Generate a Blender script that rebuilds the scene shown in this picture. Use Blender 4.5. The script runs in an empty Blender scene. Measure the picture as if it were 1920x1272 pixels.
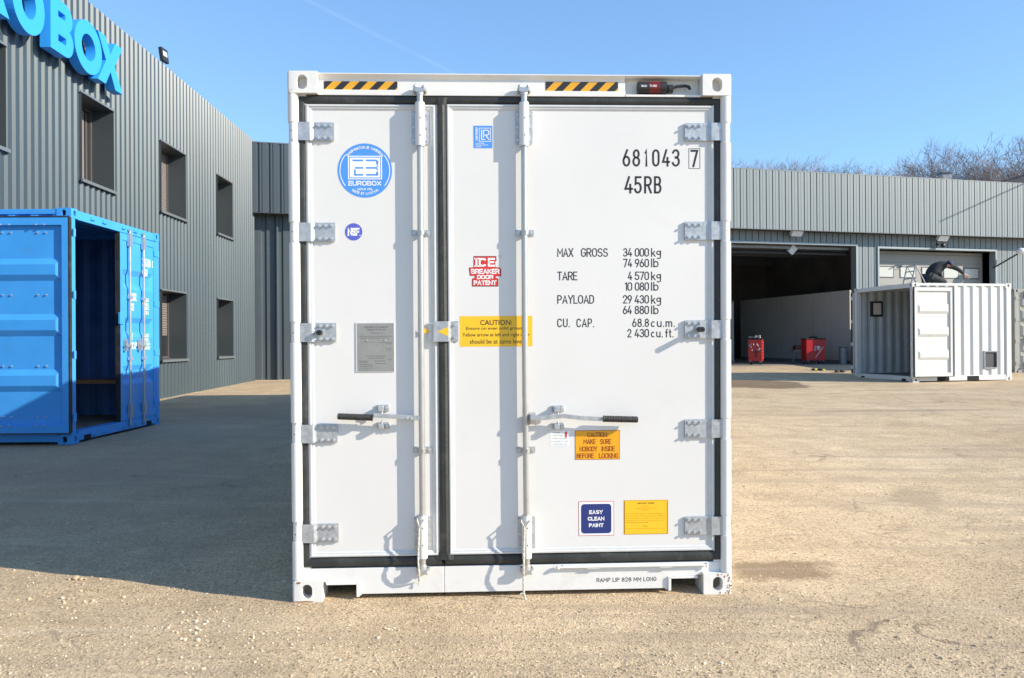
import bpy, bmesh, math, random
from math import sin, cos, pi, radians as R
from mathutils import Vector, Matrix, noise as mnoise
V = Vector
sc = bpy.context.scene
col = sc.collection

# ------------------------------------------------------------------ camera
EYE = V((0, 0, 1.424)); FPX = 1500.0; ROLL = 0.0065; PITCH = 4 / 1500
cr = V((cos(ROLL), 0, -sin(ROLL))); cu0 = V((sin(ROLL), 0, cos(ROLL)))
fwd = (V((0, 1, 0)) * cos(PITCH) + cu0 * sin(PITCH)); cu = cr.cross(fwd).normalized()
cam = bpy.data.cameras.new('camera'); co = bpy.data.objects.new('camera', cam); col.objects.link(co)
mw = Matrix((( cr.x, cu.x, -fwd.x, EYE.x), (cr.y, cu.y, -fwd.y, EYE.y), (cr.z, cu.z, -fwd.z, EYE.z), (0, 0, 0, 1)))
co.matrix_world = mw
cam.sensor_width = 36; cam.lens = 36 * FPX / 1920; cam.clip_start = .05; cam.clip_end = 6000
sc.camera = co

# ------------------------------------------------------------------ light
SUN = V((1, -.33, .5)).normalized()
el = math.asin(SUN.z); az = math.atan2(SUN.x, SUN.y)
w = bpy.data.worlds.new('World'); sc.world = w; w.use_nodes = True
nt = w.node_tree; bg = nt.nodes['Background']
sky = nt.nodes.new('ShaderNodeTexSky'); sky.sky_type = 'NISHITA'; sky.sun_disc = False
sky.sun_elevation = el; sky.sun_rotation = az; sky.air_density = 1.0; sky.dust_density = .35; sky.ozone_density = 1.6
sky.altitude = 200
bg.inputs['Strength'].default_value = .15
gm = nt.nodes.new('ShaderNodeGamma'); gm.inputs[1].default_value = .72; nt.links.new(sky.outputs[0], gm.inputs[0])
ml = nt.nodes.new('ShaderNodeMixRGB'); ml.blend_type = 'MULTIPLY'; ml.inputs[0].default_value = 1; ml.inputs[2].default_value = (.975, 1.36, 1.77, 1); nt.links.new(gm.outputs[0], ml.inputs[1])
# faint contrail: a thin streak across one part of the sky
geo = nt.nodes.new('ShaderNodeTexCoord')
def vmath(op, a, b_=None):
    x = nt.nodes.new('ShaderNodeVectorMath'); x.operation = op
    for k, s_ in ((0, a), (1, b_)):
        if s_ is None: continue
        if hasattr(s_, 'links'): nt.links.new(s_, x.inputs[k])
        else: x.inputs[k].default_value = s_
    return x
def smath(op, a, b_=None, clamp=False):
    x = nt.nodes.new('ShaderNodeMath'); x.operation = op; x.use_clamp = clamp
    for k, s_ in ((0, a), (1, b_)):
        if s_ is None: continue
        if hasattr(s_, 'links'): nt.links.new(s_, x.inputs[k])
        else: x.inputs[k].default_value = s_
    return x.outputs[0]
cA = V((-.257, 1, .43)).normalized(); cB = V((-.105, 1, .353)).normalized(); cN = cA.cross(cB).normalized(); cM = (cA + cB).normalized()
dN = vmath('DOT_PRODUCT', geo.outputs['Generated'], tuple(cN)).outputs['Value']; dM = vmath('DOT_PRODUCT', geo.outputs['Generated'], tuple(cM)).outputs['Value']
cw = smath('SUBTRACT', 1, smath('DIVIDE', smath('ABSOLUTE', dN), .0032), True)
cl_ = smath('DIVIDE', smath('SUBTRACT', dM, .988), .010, True)
cnz = nt.nodes.new('ShaderNodeTexNoise'); cnz.inputs['Scale'].default_value = 30; nt.links.new(geo.outputs['Generated'], cnz.inputs['Vector'])
cf = smath('MULTIPLY', smath('MULTIPLY', cw, cl_), smath('MULTIPLY', cnz.outputs['Fac'], .17))
mc = nt.nodes.new('ShaderNodeMixRGB'); nt.links.new(cf, mc.inputs[0]); nt.links.new(ml.outputs[0], mc.inputs[1]); mc.inputs[2].default_value = (4.2, 4.6, 5.2, 1)
nt.links.new(mc.outputs[0], bg.inputs['Color'])
sl = bpy.data.lights.new('sun', 'SUN'); sl.energy = 5; sl.angle = R(.53); sl.color = (1, .90, .75)
so = bpy.data.objects.new('sun', sl); col.objects.link(so)
so.rotation_euler = (-SUN).to_track_quat('-Z', 'Y').to_euler()
sc.view_settings.view_transform = 'Standard'; sc.view_settings.look = 'None'
sc.view_settings.exposure = 0.55; sc.view_settings.gamma = 1
try: sc.view_settings.use_curve_mapping = False
except Exception: pass

# ------------------------------------------------------------------ measuring
def ray(u, v):
    """direction through a point of the survey photograph (1920 x 1272)"""
    a = u - 960; b = v - 640
    return V((a - ROLL * b, FPX, -(ROLL * a + b)))
def on_plane(u, v, p, n):
    d = ray(u, v); return EYE + d * ((p - EYE).dot(n) / d.dot(n))

# ------------------------------------------------------------------ materials
MATS = {}
def mat(name, colr, rough=.5, metal=0, spec=.5, noise=0, nscale=8, bump=0, bscale=60, dirt=None, dirtamt=0, dscale=3, emit=0, coat=0, streak=False, rot=None):
    m = bpy.data.materials.new(name); m.use_nodes = True; n = m.node_tree.nodes; l = m.node_tree.links
    b = n['Principled BSDF']
    b.inputs['Roughness'].default_value = rough; b.inputs['Metallic'].default_value = metal
    b.inputs['Specular IOR Level'].default_value = spec
    if coat: b.inputs['Coat Weight'].default_value = coat; b.inputs['Coat Roughness'].default_value = .15
    tc = n.new('ShaderNodeTexCoord'); base = n.new('ShaderNodeRGB'); base.outputs[0].default_value = (*colr, 1); out = base.outputs[0]
    mp = n.new('ShaderNodeMapping'); l.new(tc.outputs['Object'], mp.inputs[0])
    if streak: mp.inputs['Scale'].default_value = (1, 1, .12)
    if noise:
        t = n.new('ShaderNodeTexNoise'); t.inputs['Scale'].default_value = nscale; t.inputs['Detail'].default_value = 5
        l.new(mp.outputs[0], t.inputs['Vector'])
        mr = n.new('ShaderNodeMapRange'); mr.inputs['From Min'].default_value = .3; mr.inputs['From Max'].default_value = .7
        mr.inputs['To Min'].default_value = 1 - noise; mr.inputs['To Max'].default_value = 1 + noise; l.new(t.outputs['Fac'], mr.inputs['Value'])
        hs = n.new('ShaderNodeHueSaturation'); l.new(out, hs.inputs['Color']); l.new(mr.outputs[0], hs.inputs['Value']); out = hs.outputs[0]
        r2 = n.new('ShaderNodeMapRange'); r2.inputs['To Min'].default_value = rough * .8; r2.inputs['To Max'].default_value = min(1, rough * 1.25)
        l.new(t.outputs['Fac'], r2.inputs['Value']); l.new(r2.outputs[0], b.inputs['Roughness'])
    if dirt:
        t = n.new('ShaderNodeTexNoise'); t.inputs['Scale'].default_value = dscale; t.inputs['Detail'].default_value = 8; t.inputs['Roughness'].default_value = .7
        l.new(mp.outputs[0], t.inputs['Vector'])
        mr = n.new('ShaderNodeMapRange'); mr.inputs['From Min'].default_value = .55; mr.inputs['From Max'].default_value = .75
        mr.inputs['To Max'].default_value = dirtamt; l.new(t.outputs['Fac'], mr.inputs['Value'])
        mx = n.new('ShaderNodeMixRGB'); l.new(mr.outputs[0], mx.inputs['Fac']); l.new(out, mx.inputs['Color1']); mx.inputs['Color2'].default_value = (*dirt, 1); out = mx.outputs[0]
    l.new(out, b.inputs['Base Color'])
    if bump:
        t = n.new('ShaderNodeTexNoise'); t.inputs['Scale'].default_value = bscale; t.inputs['Detail'].default_value = 4; l.new(tc.outputs['Object'], t.inputs['Vector'])
        bp = n.new('ShaderNodeBump'); bp.inputs['Strength'].default_value = bump; bp.inputs['Distance'].default_value = .01
        l.new(t.outputs['Fac'], bp.inputs['Height']); l.new(bp.outputs[0], b.inputs['Normal'])
    if emit:
        b.inputs['Emission Color'].default_value = (*colr, 1); b.inputs['Emission Strength'].default_value = emit
    MATS[name] = m; return m

mat('white_paint', (.72, .708, .685), .38, noise=.025, nscale=1.3, bump=.35, bscale=.9, dirt=(.52, .49, .43), dirtamt=.14, dscale=2.5)
mat('frame_paint', (.77, .755, .72), .42, noise=.03, nscale=4, bump=.12, bscale=25, dirt=(.55, .47, .36), dirtamt=.18, dscale=5)
mat('rust', (.36, .15, .055), .9, noise=.4, nscale=40)
mat('sill_paint', (.74, .735, .715), .42, noise=.02, nscale=3, bump=.1, bscale=10, dirt=(.42, .33, .22), dirtamt=.25, dscale=6)
mat('trim', (.62, .63, .62), .35, noise=.04, nscale=20)
mat('galv', (.46, .48, .50), .42, metal=.5, noise=.16, nscale=40, bump=.1, bscale=120)
mat('galv_bar', (.50, .50, .485), .33, metal=.6, noise=.08, nscale=14, dirt=(.35, .30, .22), dirtamt=.5, dscale=14)
mat('bolt', (.58, .59, .60), .34, metal=.6)
mat('rubber', (.028, .030, .028), .55, noise=.35, nscale=6, bump=.2, bscale=40, dirt=(.16, .15, .13), dirtamt=.35, dscale=9)
mat('grip', (.022, .022, .022), .5, bump=.6, bscale=160)
mat('black', (.02, .02, .022), .5)
mat('ink', (.018, .02, .02), .5)
mat('hole', (.01, .01, .01), .9)
mat('haz_yellow', (.72, .36, .02), .45)
mat('stk_yellow', (.90, .52, .02), .4)
mat('stk_orange', (.86, .38, .012), .4)
mat('stk_blue', (.075, .29, .78), .4)
mat('nsf_blue', (.10, .12, .52), .4)
mat('navy', (.018, .035, .18), .4)
mat('white_ink', (.85, .85, .85), .45)
mat('red_ink', (.62, .035, .03), .45)
mat('brown_ink', (.33, .08, .01), .45)
mat('dim_ink', (.20, .09, .008), .45)
mat('plate', (.34, .335, .32), .38, metal=.35, noise=.06, nscale=20)
mat('plate_ink', (.16, .155, .15), .5)
mat('dark_red', (.16, .012, .014), .35)
mat('rope', (.66, .62, .52), .9, bump=.6, bscale=200)
mat('clad', (.050, .073, .087), .36, spec=.55, noise=.07, nscale=.8, metal=.1, dirt=(.10, .105, .10), dirtamt=.3, dscale=1.2, streak=True)
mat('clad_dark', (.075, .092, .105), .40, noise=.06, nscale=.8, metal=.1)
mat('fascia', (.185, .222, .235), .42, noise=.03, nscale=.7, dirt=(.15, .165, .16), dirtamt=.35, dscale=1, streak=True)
mat('fascia_wall', (.19, .225, .24), .42, noise=.04, nscale=.7, dirt=(.2, .21, .21), dirtamt=.4, dscale=1, streak=True)
mat('flash', (.17, .19, .20), .35, metal=.2)
mat('reveal', (.055, .066, .072), .35)
mat('lightflash', (.28, .31, .32), .35, metal=.3)
mat('win_frame', (.085, .078, .075), .5)
mat('blind', (.20, .18, .17), .5)
mat('glass', (.02, .025, .03), .06, spec=.8)
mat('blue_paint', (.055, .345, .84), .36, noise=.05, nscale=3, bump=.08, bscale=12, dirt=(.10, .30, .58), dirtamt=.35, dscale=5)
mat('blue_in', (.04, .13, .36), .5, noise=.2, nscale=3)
mat('sign_blue', (.035, .34, .86), .35, noise=.02)
mat('c_white', (.64, .635, .61), .42, noise=.03, nscale=3, dirt=(.45, .40, .33), dirtamt=.35, dscale=5, streak=True)
mat('c_grey_in', (.42, .46, .48), .5, noise=.08, nscale=3)
mat('c_beige', (.40, .39, .34), .5, noise=.06, nscale=3, dirt=(.3, .28, .24), dirtamt=.4)
mat('wood_floor', (.14, .12, .10), .7, noise=.3, nscale=5)
mat('wood', (.42, .19, .07), .6, noise=.2, nscale=12)
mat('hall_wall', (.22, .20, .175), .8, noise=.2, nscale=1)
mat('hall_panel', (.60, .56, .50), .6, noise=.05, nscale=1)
mat('steel_dark', (.05, .055, .06), .5)
mat('door_panel', (.30, .295, .275), .5, noise=.02)
mat('door_glass', (.55, .55, .51), .12, spec=.6)
mat('cart_red', (.48, .012, .015), .35, noise=.06, nscale=10)
mat('grey_metal', (.25, .26, .27), .45, metal=.3, noise=.2, nscale=10)
mat('cloth_dark', (.015, .017, .022), .85, noise=.4, nscale=14)
mat('cloth_trouser', (.028, .031, .035), .85, noise=.4, nscale=14)
mat('cloth_cap', (.035, .04, .10), .8)
mat('skin', (.50, .26, .18), .55)
mat('hi_vis', (.50, .55, .05), .6)
mat('bark', (.20, .155, .125), .9, noise=.25, nscale=2)
mat('twig', (.30, .25, .23), .9)
mat('lamp_glass', (.75, .76, .78), .15)
mat('roof_dark', (.14, .13, .12), .8)
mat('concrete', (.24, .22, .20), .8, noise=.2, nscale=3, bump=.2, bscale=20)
mat('pink', (.7, .12, .16), .5)

# ------------------------------------------------------------------ mesh builder
class MB:
    def __init__(s, T=None): s.v = []; s.f = []; s.m = []; s.mats = []; s.T = T or Matrix()
    def mi(s, m):
        if m not in s.mats: s.mats.append(m)
        return s.mats.index(m)
    def add(s, vs, fs, m):
        o = len(s.v); s.v += [s.T @ V(p) for p in vs]; k = s.mi(m)
        for f in fs: s.f.append([o + i for i in f]); s.m.append(k)
    def box(s, x0, x1, y0, y1, z0, z1, m):
        x0, x1 = sorted((x0, x1)); y0, y1 = sorted((y0, y1)); z0, z1 = sorted((z0, z1))
        s.add([(x0, y0, z0), (x1, y0, z0), (x1, y1, z0), (x0, y1, z0), (x0, y0, z1), (x1, y0, z1), (x1, y1, z1), (x0, y1, z1)],
              [(3, 2, 1, 0), (4, 5, 6, 7), (0, 1, 5, 4), (1, 2, 6, 5), (2, 3, 7, 6), (3, 0, 4, 7)], m)
    def quad(s, a, b, c, d, m): s.add([a, b, c, d], [(0, 1, 2, 3)], m)
    def prism(s, pts, y0, y1, m, axis='y'):
        """polygon in xz (counter-clockwise seen from -y) extruded along y; axis 'x' -> polygon in yz, 'z' -> in xy"""
        n = len(pts)
        if axis == 'y': A = [(p[0], y0, p[1]) for p in pts]; B = [(p[0], y1, p[1]) for p in pts]
        elif axis == 'x': A = [(y0, p[0], p[1]) for p in pts]; B = [(y1, p[0], p[1]) for p in pts]
        else: A = [(p[0], p[1], y0) for p in pts]; B = [(p[0], p[1], y1) for p in pts]
        fs = [tuple(range(n)), tuple(range(2 * n - 1, n - 1, -1))]
        for i in range(n):
            j = (i + 1) % n; fs.append((i, n + i, n + j, j))
        s.add(A + B, fs, m)
    def tube(s, pts, r, m, n=10, cap=True):
        pts = [V(p) for p in pts]; rs = r if isinstance(r, (list, tuple)) else [r] * len(pts)
        t = (pts[1] - pts[0]).normalized(); up = V((0, 0, 1)) if abs(t.z) < .9 else V((1, 0, 0))
        a = t.cross(up).normalized(); vs = []; fs = []
        for i, p in enumerate(pts):
            if i == 0: t = pts[1] - pts[0]
            elif i == len(pts) - 1: t = pts[-1] - pts[-2]
            else: t = (pts[i + 1] - pts[i - 1])
            if t.length < 1e-9: t = V((0, 0, 1))
            t.normalize(); a = (a - t * a.dot(t))
            if a.length < 1e-6: a = t.orthogonal()
            a.normalize(); b = t.cross(a)
            for k in range(n):
                an = 2 * pi * k / n; vs.append(p + a * (cos(an) * rs[i]) + b * (sin(an) * rs[i]))
        for i in range(len(pts) - 1):
            for k in range(n):
                k2 = (k + 1) % n; fs.append((i * n + k, i * n + k2, (i + 1) * n + k2, (i + 1) * n + k))
        if cap: fs.append(tuple(range(n - 1, -1, -1))); fs.append(tuple((len(pts) - 1) * n + k for k in range(n)))
        s.add(vs, fs, m)
    def ball(s, c, r, m, seg=10, ring=6, sq=(1, 1, 1)):
        vs = []; fs = []
        for i in range(ring + 1):
            th = pi * i / ring
            for k in range(seg):
                ph = 2 * pi * k / seg
                vs.append((c[0] + r * sq[0] * sin(th) * cos(ph), c[1] + r * sq[1] * sin(th) * sin(ph), c[2] + r * sq[2] * cos(th)))
        for i in range(ring):
            for k in range(seg):
                k2 = (k + 1) % seg; fs.append((i * seg + k, (i + 1) * seg + k, (i + 1) * seg + k2, i * seg + k2))
        s.add(vs, fs, m)
    def text(s, body, x0, x1, z0, z1, y, m, bold=0.0, rot=None, align=None, res=3, keep=False):
        """lettering fitted to a box in the xz plane at depth y; keep=True: fit height, keep letter shape"""
        c = bpy.data.curves.new('lettering', 'FONT'); c.body = body; c.offset = bold; c.resolution_u = res
        o = bpy.data.objects.new('lettering', c); me = bpy.data.meshes.new_from_object(o)
        vs = [v.co.copy() for v in me.vertices]; fs = [tuple(p.vertices) for p in me.polygons]
        bpy.data.objects.remove(o); bpy.data.curves.remove(c); bpy.data.meshes.remove(me)
        if not vs: return
        ax = min(v.x for v in vs); bx = max(v.x for v in vs); az_ = min(v.y for v in vs); bz = max(v.y for v in vs)
        kx = (x1 - x0) / max(bx - ax, 1e-6); kz = (z1 - z0) / max(bz - az_, 1e-6)
        if keep: kx = kz; x0 = (x0 + x1) / 2 - (bx - ax) * kx / 2
        P = [(x0 + (v.x - ax) * kx, y, z0 + (v.y - az_) * kz) for v in vs]
        if rot:
            cx, cz, an = rot
            P = [(cx + (p[0] - cx) * cos(an) - (p[2] - cz) * sin(an), y, cz + (p[0] - cx) * sin(an) + (p[2] - cz) * cos(an)) for p in P]
        s.add(P, fs, m)
    def rect(s, x0, x1, z0, z1, y, m): s.quad((x0, y, z0), (x1, y, z0), (x1, y, z1), (x0, y, z1), m)
    def disc(s, cx, cz, r, y, m, n=40, r0=0, a0=0, a1=2 * pi):
        full = abs(a1 - a0 - 2 * pi) < 1e-6
        if r0 == 0: s.add([(cx + r * cos(a0 + (a1 - a0) * i / n), y, cz + r * sin(a0 + (a1 - a0) * i / n)) for i in range(n)], [tuple(range(n))], m)
        else:
            vs = []
            for i in range(n + 1):
                a = a0 + (a1 - a0) * i / n
                vs += [(cx + r0 * cos(a), y, cz + r0 * sin(a)), (cx + r * cos(a), y, cz + r * sin(a))]
            s.add(vs, [(2 * i, 2 * i + 1, 2 * i + 3, 2 * i + 2) for i in range(n)], m)
    def build(s, name, parent=None, bevel=0, smooth=False, loc=None, recenter=False):
        me = bpy.data.meshes.new(name); me.from_pydata(s.v, [], s.f)
        for k in s.mats: me.materials.append(MATS[k])
        me.polygons.foreach_set('material_index', s.m)
        if smooth: me.polygons.foreach_set('use_smooth', [True] * len(s.f))
        me.update(); o = bpy.data.objects.new(name, me); col.objects.link(o)
        if parent: o.parent = parent
        if bevel:
            bm = bmesh.new(); bm.from_mesh(me); bmesh.ops.recalc_face_normals(bm, faces=bm.faces[:]); bm.to_mesh(me); bm.free()
            b = o.modifiers.new('bevel', 'BEVEL'); b.width = bevel; b.segments = 2; b.limit_method = 'ANGLE'; b.angle_limit = R(40)
        return o

def smooth_by_angle(o, deg=35):
    me = o.data
    for p in me.polygons: p.use_smooth = True
    try: me.set_sharp_from_angle(angle=R(deg))
    except Exception: pass

def tag(o, label=None, cat=None, group=None, kind=None):
    if label: o['label'] = label
    if cat: o['category'] = cat
    if group: o['group'] = group
    if kind: o['kind'] = kind
    return o
def empty(name, loc=(0, 0, 0), rz=0, parent=None):
    o = bpy.data.objects.new(name, None); col.objects.link(o); o.empty_display_size = .2
    o.location = loc; o.rotation_euler = (0, 0, rz)
    if parent: o.parent = parent
    return o
def copy_tree(o, parent=None):
    c = o.copy(); col.objects.link(c); c.parent = parent
    for ch in list(o.children): copy_tree(ch, c)
    return c

def hole_face(mb, O, U, W, w_, h_, hw, hh, m, depth, N, inner='hole', n=20):
    """rectangular face centred at O with an oval opening, tunnel and dark end"""
    O = V(O); U = V(U); W = V(W); N = V(N); vs = []; fs = []
    for i in range(n):
        a = 2 * pi * (i + .5) / n; c_, s_ = cos(a), sin(a)
        k = 1 / max(abs(c_), abs(s_)); ox, oz = c_ * k * w_ / 2, s_ * k * h_ / 2
        rr = min(hw, hh) / 2
        ix = c_ * rr + (hw / 2 - rr) * (1 if c_ > 0 else -1); iz = s_ * rr + (hh / 2 - rr) * (1 if s_ > 0 else -1)
        vs += [O + U * ox + W * oz, O + U * ix + W * iz, O + U * ix + W * iz - N * depth]
    ii = []
    for i in range(n):
        j = (i + 1) % n; fs.append((3 * i, 3 * j, 3 * j + 1, 3 * i + 1)); fs.append((3 * i + 1, 3 * j + 1, 3 * j + 2, 3 * i + 2)); ii.append(3 * i + 2)
    # square the corners
    for sx, sz in ((1, 1), (-1, 1), (-1, -1), (1, -1)):
        k = len(vs); vs.append(O + U * sx * w_ / 2 + W * sz * h_ / 2)
        a = math.atan2(sz, sx); i = int((a / (2 * pi) * n - .5) % n); j = (i + 1) % n
        fs.append((3 * i, k, 3 * j))
    mb.add(vs, fs, m)
    mb.add([vs[i] for i in ii], [tuple(range(len(ii)))], inner)
def casting(mb, x0, x1, y0, y1, z0, z1, m, sx, sy, sz, hw=.062, hh=.10, inner='hole', dp=.03):
    """corner casting: oval openings on its three outward faces"""
    cx, cy, cz = (x0 + x1) / 2, (y0 + y1) / 2, (z0 + z1) / 2; wx, wy, wz = x1 - x0, y1 - y0, z1 - z0
    for s_ in (-1, 1):
        X = cx + s_ * wx / 2; Y = cy + s_ * wy / 2; Z = cz + s_ * wz / 2
        if s_ == sx: hole_face(mb, (X, cy, cz), (0, 1, 0), (0, 0, 1), wy, wz, hw, min(hh, wz * .75), m, dp, (s_, 0, 0), inner)
        else: mb.quad((X, y0, z0), (X, y1, z0), (X, y1, z1), (X, y0, z1), m)
        if s_ == sy: hole_face(mb, (cx, Y, cz), (1, 0, 0), (0, 0, 1), wx, wz, hw, min(hh, wz * .75), m, dp, (0, s_, 0), inner)
        else: mb.quad((x0, Y, z0), (x1, Y, z0), (x1, Y, z1), (x0, Y, z1), m)
        if s_ == sz: hole_face(mb, (cx, cy, Z), (1, 0, 0), (0, 1, 0), wx, wy, .064, .12, m, .02, (0, 0, s_))
        else: mb.quad((x0, y0, Z), (x1, y0, Z), (x1, y1, Z), (x0, y1, Z), m)

def corr_profile(length, cyc, depth):
    """cyc: list of (ds, d) knots within one repeat; returns (s, d) list"""
    pitch = cyc[-1][0]; out = []; s0 = 0
    while s0 < length - 1e-6:
        for ds, d in cyc[:-1]:
            if s0 + ds <= length: out.append((s0 + ds, d * depth))
        s0 += pitch
    out.append((length, out[-1][1])); return out
def interp(prof, s):
    for i in range(len(prof) - 1):
        if prof[i][0] <= s <= prof[i + 1][0]:
            a, b = prof[i], prof[i + 1]
            return a[1] if b[0] == a[0] else a[1] + (b[1] - a[1]) * (s - a[0]) / (b[0] - a[0])
    return prof[-1][1]
def corr_panel(mb, O, S, U, N, prof, h0, h1, m, holes=()):
    O = V(O); S = V(S); U = V(U); N = V(N)
    pts = list(prof); L = prof[-1][0]
    for (a, b, c, d) in holes:
        for e in (a, b):
            if 0 < e < L: pts.append((e, interp(prof, e)))
    pts.sort(key=lambda p: p[0])
    for i in range(len(pts) - 1):
        (s0, d0), (s1, d1) = pts[i], pts[i + 1]
        if s1 - s0 < 1e-5 and abs(d1 - d0) < 1e-5: continue
        mid = (s0 + s1) / 2; iv = [(h0(mid) if callable(h0) else h0, h1)]
        for (a, b, c, d) in holes:
            if a - 1e-6 < mid < b + 1e-6:
                nv = []
                for p, q in iv:
                    if c > p: nv.append((p, min(c, q)))
                    if d < q: nv.append((max(d, p), q))
                iv = [x for x in nv if x[1] - x[0] > 1e-4]
        for p, q in iv:
            A = O + S * s0 + N * d0; B = O + S * s1 + N * d1
            mb.quad(A + U * p, B + U * p, B + U * q, A + U * q, m)

def sstep(a, b, x):
    t = max(0, min(1, (x - a) / (b - a))); return t * t * (3 - 2 * t)
def lin(tab, x):
    if x <= tab[0][0]: return tab[0][1]
    for (a, p), (b, q) in zip(tab, tab[1:]):
        if x <= b: return p + (q - p) * (x - a) / (b - a)
    return tab[-1][1]
TL = [(3, 0), (4.4, .01), (7, .1), (9.8, .19), (17.4, .215), (24.2, .27), (30, .30), (45, .32)]
TM = [(4.2, -.004), (16.6, .235), (24, .32), (28, .42), (45, .45)]
TR = [(3.4, 0), (4.6, .0), (12, .14), (20.7, .285), (28.5, .45), (45, .46)]
def gz(x, y):
    l = lin(TL, y); m_ = lin(TM, y); r = lin(TR, y)
    if x < 0: t = sstep(-1.8, -5, x) if False else max(0, min(1, (-x - 1.6) / 3.2)); t = t * t * (3 - 2 * t); z = m_ + (l - m_) * t
    else: t = max(0, min(1, (x - 1.5) / 3.5)); t = t * t * (3 - 2 * t); z = m_ + (r - m_) * t
    return z

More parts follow.
